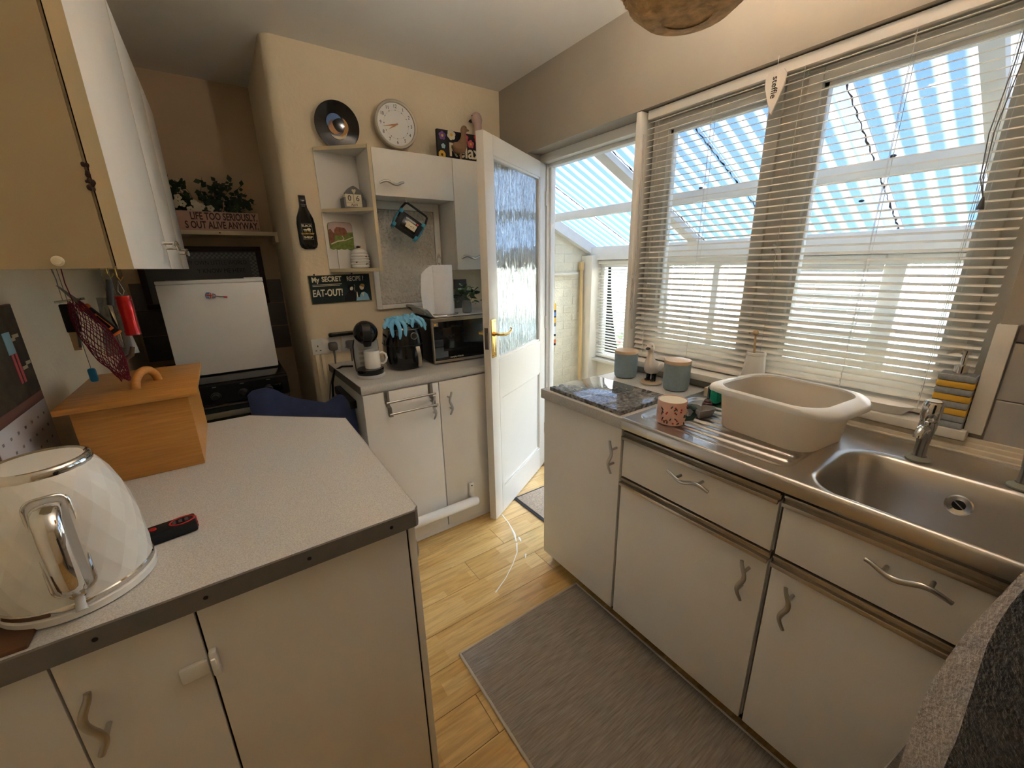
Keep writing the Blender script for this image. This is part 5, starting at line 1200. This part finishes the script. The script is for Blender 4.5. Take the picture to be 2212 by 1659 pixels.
# laser measure
t = thing('laser_measure', (-.16, .985, .9), 'black and red laser distance measure lying beside the kettle', 'measuring tool')
TL = Matrix.Translation((-.128, .985, .8998)) @ Matrix.Rotation(math.radians(188), 4, 'Z')
MB().box(0, .105, -.021, .021, 0, .024, b=.005, T=TL).build('body', 'black_plastic', t)
b = MB(); b.tube([(.022+.020*math.cos(a), .015*math.sin(a), .0235) for a in [2*PI*i/20 for i in range(20)]], .0020, n=6, closed=True, T=TL); b.build('red_ring', 'red', t)
MB().cyl((.068, 0, .0235), (.068, 0, .0262), .006, n=12, T=TL).build('red_button', 'red', t)
b = MB()
for dx in (.012, .022, .032): b.box(dx, dx+.006, -.006, .006, .0235, .025, b=.0005, T=TL)
b.build('keypad', 'grey_dark_plastic', t)
b = MB()
for z in (.006, .014): b.box(-.0015, .001, -.012, .012, z, z+.005, T=TL)
b.build('red_end', 'red', t)
# bread bin
t = thing('bread_bin', (-.235, 1.52, .9), 'pine wooden bread bin with lift-off lid and arched handle', 'bread bin')
MB().box(-.345, -.122, 1.331, 1.349, .9, 1.098, b=.001).build('front_board', 'pine', t); MB().box(-.345, -.122, 1.672, 1.69, .9, 1.098, b=.001).build('back_board', 'pine', t)
MB().box(-.345, -.330, 1.349, 1.672, .9, 1.098).build('side_board', 'pine', t); MB().box(-.137, -.122, 1.349, 1.672, .9, 1.098).build('side_board', 'pine', t); MB().box(-.33, -.137, 1.349, 1.672, .9, .91).build('base_board', 'pine', t)
ld = MB().box(-.368, -.101, 1.312, 1.715, 1.0985, 1.113, b=.002).build('lid', 'pine', t)
b = MB(); b.tube([(-.215+.0*k, 1.475+.045*math.cos(a), 1.112+.040*math.sin(a)) for k, a in enumerate([PI*i/12 for i in range(13)])], .0105, n=12, T=Matrix.Translation((-.215, 1.475, 0)) @ Matrix.Rotation(math.radians(-25), 4, 'Z') @ Matrix.Translation((.215, -1.475, 0))); b.build('handle', 'pine', t, 60)
# calendar on the left wall
t = thing('wall_calendar', (-.42, 1.36, .92), 'photo wall calendar hanging on the left wall behind the kettle', 'calendar')
MB().box(-.429, -.425, 1.20, 1.515, .925, 1.345).build('backing', 'calendar_brown', t)
ph = MB().box(-.425, -.424, 1.20, 1.512, 1.128, 1.343).build('photograph', 'photo_dark', t)
b = MB()
for y, z, w_ in ((1.485, 1.268, .03), (1.46, 1.262, .03), (1.50, 1.20, .022), (1.475, 1.192, .024)): b.box(-.4245, -.4232, y-w_, y+.006, z, z+.008)
b.build('bench_slats', 'photo_lightwood', ph)
b = MB()
for y in (1.415, 1.435): b.box(-.4245, -.4232, y, y+.012, 1.165, 1.25)
b.build('printed_legs', 'print_pink', ph); MB().box(-.4245, -.4230, 1.405, 1.445, 1.235, 1.285).build('printed_shirt', 'print_lightblue', ph)
gr = MB().box(-.425, -.4238, 1.205, 1.510, .93, 1.105).build('date_grid', 'calendar_white', t)
b = MB()
for i in range(7):
    for j in range(5): b.box(-.4240, -.4234, 1.225+.041*i, 1.233+.041*i, .945+.032*j, .951+.032*j)
b.build('date_marks', 'text_grey', gr)

# ------------------------------------------------------------------ left wall cupboards
wc = thing('wall_cabinet', (-.27, 1.7, 1.42), 'long white three-door wall cupboard at the upper left', 'cabinet')
MB().box(-.428, -.130, .902, 2.55, 1.424, 2.075).build('carcass', 'cabinet_cream_edge', wc, 0)
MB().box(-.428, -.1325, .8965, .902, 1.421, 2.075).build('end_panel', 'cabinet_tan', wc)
MB().box(-.130, -.1275, .905, 2.55, 1.424, 2.075).build('door_gap', 'black_gap', wc)
for y0, y1 in ((.897, 1.568), (1.576, 2.095), (2.103, 2.55)):
    d = MB().box(-.1275, -.108, y0, y1, 1.419, 2.072, b=.0015).build('door', 'cabinet_white', wc)
    MB().box(-.1275, -.1078, y0-.0008, y0+.0006, 1.419, 2.072).build('edge_band', 'cabinet_cream_edge', d)
    if y0 < 2: wave_handle(d, (-.108, {0.897: 1.49, 1.576: 2.0}[y0], 1.478), (0, 1, 0), (0, 0, 1), (1, 0, 0), .13, 'chrome')
for x, z in ((-.19, 1.432), (-.25, 1.86)): MB().lathe([(.0, -.006), (.005, -.005), (.0075, 0)], (x, .8965, z), 16, axis='y').build('bumper', 'text_cream', wc)
b = MB()
for k in range(14): b.sphere((-.131+random.uniform(-.004, .004), .8955, 1.555+random.uniform(-.022, .022)), random.uniform(.0015, .0035), n=6, sc=(1, .4, 1.3))
b.build('chipped_patch', 'wood_frame_dark', wc)
# ------------------------------------------------------------------ things hanging under the cupboard
def hook(x, y, L=.03):
    b = MB(); b.tube([(x, y, 1.424), (x, y, 1.424-L), (x+.006, y-.004, 1.424-L-.010), (x+.012, y-.004, 1.424-L)], .0016, n=6); return b
t = thing('torch', (-.22, 1.49, 1.25), 'red metal torch hanging under the left wall cupboard', 'torch')
tx, ty = -.214, 1.47
MB().lathe([(.0, 0), (.0165, 0), (.0165, .012), (.0155, .014), (.0155, .055), (.0165, .060), (.0165, .088), (.0150, .091), (.0165, .094), (.0165, .102), (.0, .102)], (tx, ty, 1.252), 24).build('barrel', 'red_metal', t)
hook(tx, ty, .022).build('hook', 'brass', t); b = MB(); b.tube([(tx, ty, 1.354), (tx-.006, ty, 1.366), (tx, ty, 1.392), (tx+.006, ty, 1.366), (tx, ty, 1.354)], .001, n=5); b.build('lanyard', 'cord_white', t)
t = thing('sharpening_steel', (-.235, 1.49, 1.22), 'grey steel-handled tool hanging left of the red torch', 'tool')
MB().cyl((-.236, 1.505, 1.395), (-.248, 1.505, 1.330), .007, n=12).build('grip', 'grey_dark_plastic', t); MB().box(-.253, -.243, 1.50, 1.506, 1.215, 1.332, b=.001).build('blade', 'steel_tap', t); hook(-.236, 1.505, .014).build('hook', 'brass', t)
t = thing('multi_tool', (-.275, 1.45, 1.28), 'black and orange pruning snips hanging open under the wall cupboard', 'snips')
TK = Matrix.Translation((-.268, 1.46, 1.30)) @ Matrix.Rotation(math.radians(-33), 4, 'Y')
MB().box(-.0095, .0095, -.007, .007, -.045, .032, b=.004, T=TK).build('grip', 'black_plastic', t); b = MB().box(-.0105, .0105, -.0078, .0078, .030, .042, b=.003, T=TK).box(-.0055, .0055, -.0082, -.006, -.034, .014, b=.001, T=TK).box(-.009, .009, -.0075, .0075, -.050, -.044, b=.002, T=TK); b.build('orange_trim', 'orange', t)
MB().box(-.004, .004, -.0084, -.007, -.028, .008, T=TK).build('grip_inlay', 'black_matte', t)
b = MB().prism([(-.006, .042), (.006, .042), (.001, .098), (-.002, .104)], 'xz', -.001, .001, T=TK); b.build('blade', 'steel_dark', t)
b = MB(); b.tube([tuple(TK @ Vector((0, 0, .10))), (-.322, 1.46, 1.40), (-.325, 1.46, 1.424)], .001, n=5); b.build('loop', 'cord_grey', t)
t = thing('key_bunch', (-.32, 1.47, 1.23), 'black key case with silver bar hanging against the left wall', 'keys')
MB().box(-.335, -.308, 1.465, 1.475, 1.270, 1.340, b=.003).build('case', 'black_matte', t); MB().cyl((-.308, 1.46, 1.335), (-.318, 1.46, 1.232), .003, n=8).build('bar', 'steel_dark', t); MB().box(-.332, -.318, 1.466, 1.47, 1.225, 1.272).build('wooden_tab', 'wood_pale', t)
b = MB(); b.cyl((-.34, 1.47, 1.345), (-.285, 1.47, 1.352), .003, n=8); b.cyl((-.325, 1.47, 1.348), (-.325, 1.47, 1.424), .001, n=5); b.build('ring_rail', 'chrome', t)
t = thing('net_bag', (-.27, 1.44, 1.14), 'maroon string net bag hanging under the wall cupboard', 'net bag')
b = MB(); NB, MBn = 16, 26
def nb(a, s_):
    cx_ = -.300+.052*s_; cz = 1.345-.205*s_; rx = .010+.020*math.sin(PI*min(1, s_*1.05))**.8; return (cx_+rx*math.cos(a), 1.435+rx*.6*math.sin(a), cz+.004*math.sin(3*a+s_*20))
for k in range(NB):
    for sg in (-1, 1): b.tube([nb(2*PI*k/NB+sg*s_*3.0, s_) for s_ in [i/MBn for i in range(MBn+1)]], .0009, n=4)
net = b.build('net', 'net_maroon', t, 60); net['kind'] = 'stuff'
b = MB(); b.tube([(-.300, 1.435, 1.345), (-.305, 1.44, 1.39), (-.305, 1.445, 1.424)], .0012, n=5); b.build('drawstring', 'net_maroon', t)
t = thing('blue_clip', (-.31, 1.45, 1.14), 'small blue plastic clip hanging below the net bag', 'clip')
MB().box(-.318, -.302, 1.445, 1.457, 1.142, 1.178, b=.005).build('clip', 'blue_plastic', t); MB().cyl((-.31, 1.451, 1.176), (-.315, 1.455, 1.424), .0008, n=4).build('string', 'cord_grey', t)
t = thing('tin_opener', (-.24, 1.47, 1.17), 'silver folding bottle opener hanging below the red torch', 'opener')
b = MB(); b.tube([(-.262, 1.46, 1.165), (-.247, 1.46, 1.188), (-.228, 1.46, 1.200), (-.221, 1.46, 1.222)], [(.005, .002), (.006, .002), (.006, .002), (.005, .002)], n=8, flat=(1, 0, -1)); b.build('handle', 'steel_dark', t); MB().cyl((-.222, 1.461, 1.222), (-.226, 1.464, 1.424), .0008, n=4).build('string', 'cord_grey', t)
t = thing('plastic_bag', (-.25, 1.5, 1.19), 'crumpled clear plastic bag hanging behind the red torch', 'bag')
b = MB(); b.grid(lambda u, v: (-.285+.065*u+.012*(1-v)*(1-2*u), 1.515+.010*math.sin(u*9+v*5), 1.35-.155*v), 10, 12, thick=.001); b.build('bag', 'clear_plastic', t, 60); MB().cyl((-.25, 1.515, 1.345), (-.25, 1.515, 1.424), .0008, n=4).build('string', 'cord_grey', t)

# ------------------------------------------------------------------ cooker, fridge
t = thing('cooker', (-.07, 2.55, 0), 'black cooker standing in the nook under the small white fridge', 'cooker')
MB().box(-.32, .192, 2.275, 2.86, 0, .905, b=.003).build('body', 'hob_panel', t)
MB().box(-.322, .194, 2.262, 2.87, .905, .915, b=.003).build('hob_lid', 'black_gloss', t)
MB().prism([(2.278, .915), (2.268, .913), (2.252, .90), (2.250, .815), (2.278, .815)], 'yz', -.322, .194).build('control_panel', 'hob_panel', t, 40)
for k in range(5):
    x = -.245+.108*k if k < 4 else .15
    if k == 4: MB().box(.105, .165, 2.247, 2.251, .835, .868, b=.001).build('timer_display', 'dark_glass', t); continue
    kb = MB().lathe([(.019, 0), (.019, -.004), (.014, -.006), (.0125, -.020), (.010, -.022), (0, -.022)], (x+.03, 2.252, .850), 20, axis='y').build('control_knob', 'black_plastic', t)
    MB().lathe([(.0195, -.0005), (.0205, -.002), (.0195, -.0035)], (x+.03, 2.252, .850), 20, axis='y', caps=False).build('knob_ring', 'steel_dark', kb)
    MB().box(x+.022, x+.038, 2.2505, 2.2525, .893, .897).build('burner_mark', 'text_grey', t)
MB().box(-.31, .182, 2.256, 2.275, .33, .795, b=.003).build('oven_door', 'oven_glass', t); MB().box(-.322, .194, 2.250, 2.276, .798, .806, b=.001).build('chrome_line', 'steel_dark', t)
b = MB().box(-.30, .172, 2.225, 2.240, .752, .778, b=.004); b.box(-.29, -.27, 2.24, 2.256, .755, .775); b.box(.142, .162, 2.24, 2.256, .755, .775); b.build('oven_handle', 'oven_bar', t)
MB().box(-.31, .182, 2.256, 2.275, .02, .325, b=.003).build('lower_door', 'hob_panel', t)
t = thing('mini_fridge', (-.03, 2.65, .915), 'small white tabletop fridge standing on the black cooker', 'fridge')
MB().box(-.236, .176, 2.462, 2.87, .918, 1.362, b=.004).build('cabinet', 'fridge_white', t); MB().box(-.238, .178, 2.42, 2.458, .922, 1.352, b=.006).build('door', 'fridge_white', t)
b = MB().box(-.238, .178, 2.418, 2.458, 1.352, 1.368, b=.004); b.box(.10, .178, 2.424, 2.46, 1.366, 1.374, b=.002); b.build('top_trim', 'white_plastic', t); MB().box(-.236, .176, 2.456, 2.463, .925, 1.36).build('door_seal', 'grey_dark_plastic', t)
for x in (-.2, .14): MB().cyl((x, 2.49, .9145), (x, 2.49, .92), .014, n=10).build('foot', 'black_matte', t)
# guitar magnet
t = thing('guitar_magnet', (-.01, 2.418, 1.27), 'small guitar fridge magnet in red, white and blue', 'magnet')
TG = Matrix.Translation((-.043, 2.4185, 1.296)) @ Matrix.Rotation(math.radians(9), 4, 'Y')
gb = [(-.024, .004), (-.020, .013), (-.008, .015), (.0, .010), (.008, .011), (.015, .009), (.018, 0), (.015, -.009), (.008, -.011), (0, -.010), (-.008, -.015), (-.020, -.013), (-.024, -.004)]
MB().prism(gb, 'xz', -.004, .001, T=TG).build('body', 'print_blue', t)
b = MB().box(-.021, .015, -.0046, -.003, -.0022, .0022, T=TG, mi=0).box(-.006, -.002, -.0046, -.003, -.012, .012, T=TG, mi=0); b.box(-.021, .015, -.0044, -.003, -.0040, .0040, T=TG, mi=1).box(-.008, 0, -.0044, -.003, -.0125, .0125, T=TG, mi=1); b.build('flag_cross', ['red', 'text_cream'], t)
MB().box(.016, .048, -.004, .001, -.0022, .0022, T=TG).build('neck', 'text_grey', t); MB().box(.047, .062, -.004, .001, -.0042, .0042, b=.002, T=TG).build('headstock', 'print_pink', t)
# navy cloth
t = thing('tea_towel', (.22, 1.95, 0), 'navy checked cloth draped in the gap beside the cooker behind the peninsula', 'cloth')
top = [(.010, .905), (.03, .925), (.082, .930), (.115, .912), (.15, .880), (.186, .860), (.25, .835), (.30, .815), (.325, .822), (.345, .838), (.368, .842), (.385, .830), (.40, .795), (.424, .765)]
def top_z(x):
    for k in range(len(top)-1):
        if top[k][0] <= x <= top[k+1][0]: f_ = (x-top[k][0])/(top[k+1][0]-top[k][0]); return top[k][1]+(top[k+1][1]-top[k][1])*f_
    return top[-1][1]
def towel(side):
    def fn(u, v):
        x = .012+.41*u; z = top_z(x); d_ = v*v*.4+v*.6
        return (x+.012*math.sin(z*14+u*5)*v, 1.95+side*(.035*math.sin(min(1, v*5)*PI/2)+.02*v+.010*math.sin(u*18)*min(1, v*4)), z-(z-.004)*d_)
    return fn
b = MB(); b.grid(towel(-1), 40, 26, thick=.004); b.grid(lambda u, v: towel(1)(1-u, v), 40, 26, thick=.004); b.build('cloth', 'navy_cloth', t, 70)
b = MB()
for u in (.1, .25, .4, .55, .7, .85): b.tube([Vector(towel(-1)(u, v))+Vector((0, -.0012, 0)) for v in [i/14*.5 for i in range(15)]], (.0009), n=5)
for v in (.10, .16, .22): b.tube([Vector(towel(-1)(u, v))+Vector((0, -.0012, 0)) for u in [i/40 for i in range(41)]], .0009, n=5)
b.build('check_stripe', 'navy_stripe', t)

# ------------------------------------------------------------------ nook shelf and its things
t = thing('nook_shelf', (-.05, 2.98, 1.58), 'cream wooden shelf across the nook above the fridge', 'shelf')
MB().box(-.428, .332, 2.90, 3.118, 1.598, 1.620, b=.002).build('board', 'cabinet_cream_edge', t); MB().box(.316, .334, 2.91, 3.118, 1.562, 1.598, b=.002).build('batten', 'cabinet_cream_edge', t); MB().box(-.428, -.41, 2.91, 3.118, 1.562, 1.598, b=.002).build('batten', 'cabinet_cream_edge', t)
MB().cyl((.05, 2.8985, 1.609), (.05, 2.9005, 1.609), .004, n=8).build('screw', 'text_black', t)
t = thing('slogan_block', (0, 2.96, 1.62), 'pale pink wooden slogan block with brown capitals on the nook shelf', 'sign')
MB().box(-.36, .252, 2.945, 2.975, 1.6205, 1.722, b=.002).build('block', 'sign_pink', t)
text('LIFE TOO SERIOUSLY.', .052, frame_y(.247, 2.9445, 1.695), 'print_brown', t, align='RIGHT', sx=.63, bold=.0012); text('S OUT ALIVE ANYWAY.', .052, frame_y(.247, 2.9445, 1.650), 'print_brown', t, align='RIGHT', sx=.63, bold=.0012)
t = thing('flower_arrangement', (0, 3.04, 1.62), 'artificial greenery with cream flowers behind the slogan block', 'plant')
pc = Vector((.0, 3.045, 1.62))
MB().box(-.16, .14, 3.01, 3.08, 1.6205, 1.69, b=.006).build('trough', 'black_matte', t)
b = MB()
for k in range(44):
    a = random.uniform(-1, 1); x0 = a*.13; L = random.uniform(.10, .30)*(1-.3*abs(a)); lean = a*.14+random.uniform(-.04, .06)
    pts = [(pc.x+x0, pc.y+random.uniform(-.02, .02), 1.685), (pc.x+x0+lean*.4, pc.y, 1.685+L*.6), (pc.x+x0+lean, pc.y-.02, 1.685+L*.9)]
    b.tube(pts, [.002, .0015, .0008], n=4)
    for q in range(7):
        f_ = .25+.75*q/7; p_ = Vector(pts[0]).lerp(Vector(pts[2]), f_)+Vector((0, 0, .02*math.sin(f_*PI))); d_ = Vector((random.uniform(-1, 1), random.uniform(-.6, .2), random.uniform(-.2, .9))).normalized(); s_ = random.uniform(.022, .046); w_ = d_.cross(Vector((0, 1, 0))).normalized()*s_*.32
        b.add([p_, p_+d_*s_*.5+w_, p_+d_*s_, p_+d_*s_*.5-w_], [(0, 1, 2, 3)])
fo = b.build('foliage', 'leaf_dark', t, 0); fo['kind'] = 'stuff'
for k in range(14):
    x, z = random.uniform(-.14, .06), random.uniform(1.725, 1.80); b = MB()
    for q in range(5): a = 2*PI*q/5; b.sphere((x+.010*math.cos(a), 2.995, z+.010*math.sin(a)), .0085, n=7, sc=(1, .5, 1))
    b.build('blossom', 'flower_cream', t)
b = MB()
for k in range(24):
    a = random.uniform(-.2, .9); b.tube([(.08, 3.03, 1.69), (.10+.07*math.cos(a), 3.02, 1.70+.07*math.sin(a)), (.11+random.uniform(.08, .14)*math.cos(a), 3.01, 1.70+random.uniform(.08, .16)*math.sin(a))], [.0012, .001, .0006], n=4)
fo = b.build('fern_sprays', 'leaf', t); fo['kind'] = 'stuff'
t = thing('framed_print', (-.05, 3.1, 1.2), 'dark framed print with checked border hanging behind the fridge', 'picture')
b = MB(); y0, y1 = 3.085, 3.114
b.box(-.36, .245, y0, y1, 1.515, 1.545, b=.004); b.box(-.36, .245, y0, y1, 1.20, 1.23, b=.004); b.box(-.36, -.33, y0, y1, 1.23, 1.515, b=.004); b.box(.215, .245, y0, y1, 1.23, 1.515, b=.004); b.build('frame', 'wood_frame_dark', t)
MB().box(-.33, .215, 3.095, 3.105, 1.23, 1.515).build('print', 'grey_dark_plastic', t)
b = MB()
for i in range(44):
    for j in range(3):
        if (i+j) % 2: b.box(-.315+.012*i, -.303+.012*i, 3.0942, 3.0952, 1.477+.011*j, 1.488+.011*j)
for j in range(22):
    for i in range(3):
        if (i+j) % 2: b.box(.177+.012*i, .189+.012*i, 3.0942, 3.0952, 1.24+.0107*j, 1.2507+.0107*j)
b.build('checked_border', 'text_grey', t)
text('MY OWN LITTLE WORLD', .034, frame_y(.16, 3.0942, 1.452), 'text_black', t, align='RIGHT', sx=.78); text('Y KNOW ME HERE', .036, frame_y(.145, 3.0942, 1.405), 'text_black', t, align='RIGHT', sx=.80)

# ------------------------------------------------------------------ pendant lamp
t = thing('pendant_lamp', (.87, .62, 1.87), 'straw nest-like pendant lampshade hanging from the ceiling', 'lamp')
lc = Vector((.855, .600, 1.985))
MB().cyl((lc.x, lc.y, 2.05), (lc.x, lc.y, ZC), .003, n=8).build('flex', 'white_plastic', t); MB().lathe([(.045, 0), (.045, -.01), (.02, -.025), (0, -.025)], (lc.x, lc.y, ZC), 20).build('ceiling_rose', 'white_plastic', t)
b = MB(); b.lathe([(.048, -.105), (.085, -.10), (.115, -.075), (.132, -.03), (.130, .03), (.118, .06)], lc, 28, caps=False); b.lathe([(.044, -.10), (.08, -.094), (.109, -.07), (.125, -.03), (.123, .03), (.112, .058)], lc, 28, caps=False); b.build('shade_core', 'rattan_core', t, 60)
b = MB()
for k in range(230):
    a0 = random.uniform(0, 2*PI); e0 = random.uniform(-.85, .6); da = random.uniform(.5, 1.6)*random.choice((-1, 1)); de = random.uniform(-.6, .6); pts = []
    for q in range(7):
        f_ = q/6; a = a0+da*f_; el = max(-1.0, min(1.0, e0+de*f_)); R_ = .136+random.uniform(-.001, .012); pts.append((lc.x+R_*math.cos(el)*math.cos(a), lc.y+R_*math.cos(el)*math.sin(a), lc.z+.105*math.sin(el)*1.05))
    b.tube(pts, .0016, n=4)
fo = b.build('straw_strands', 'rattan', t); fo['kind'] = 'stuff'
MB().lathe([(.0, -.096), (.052, -.098), (.053, -.103), (0, -.101)], lc, 24).build('woven_base', 'rattan_core', t, 60)  # disc added to hide the bulb and send its light upwards
mat('fill_glow', (255, 246, 235), .4, emit=((255, 247, 238), 47.0))  # glow added as room fill, bounced off the ceiling
MB().sphere((lc.x, lc.y, lc.z+.035), .042, n=20, sc=(1, 1, 1.1)).build('fill_bulb', 'fill_glow', t)
MB().cyl((lc.x, lc.y, lc.z+.080), (lc.x, lc.y, lc.z+.11), .012, n=12).build('lamp_holder', 'white_plastic', t)
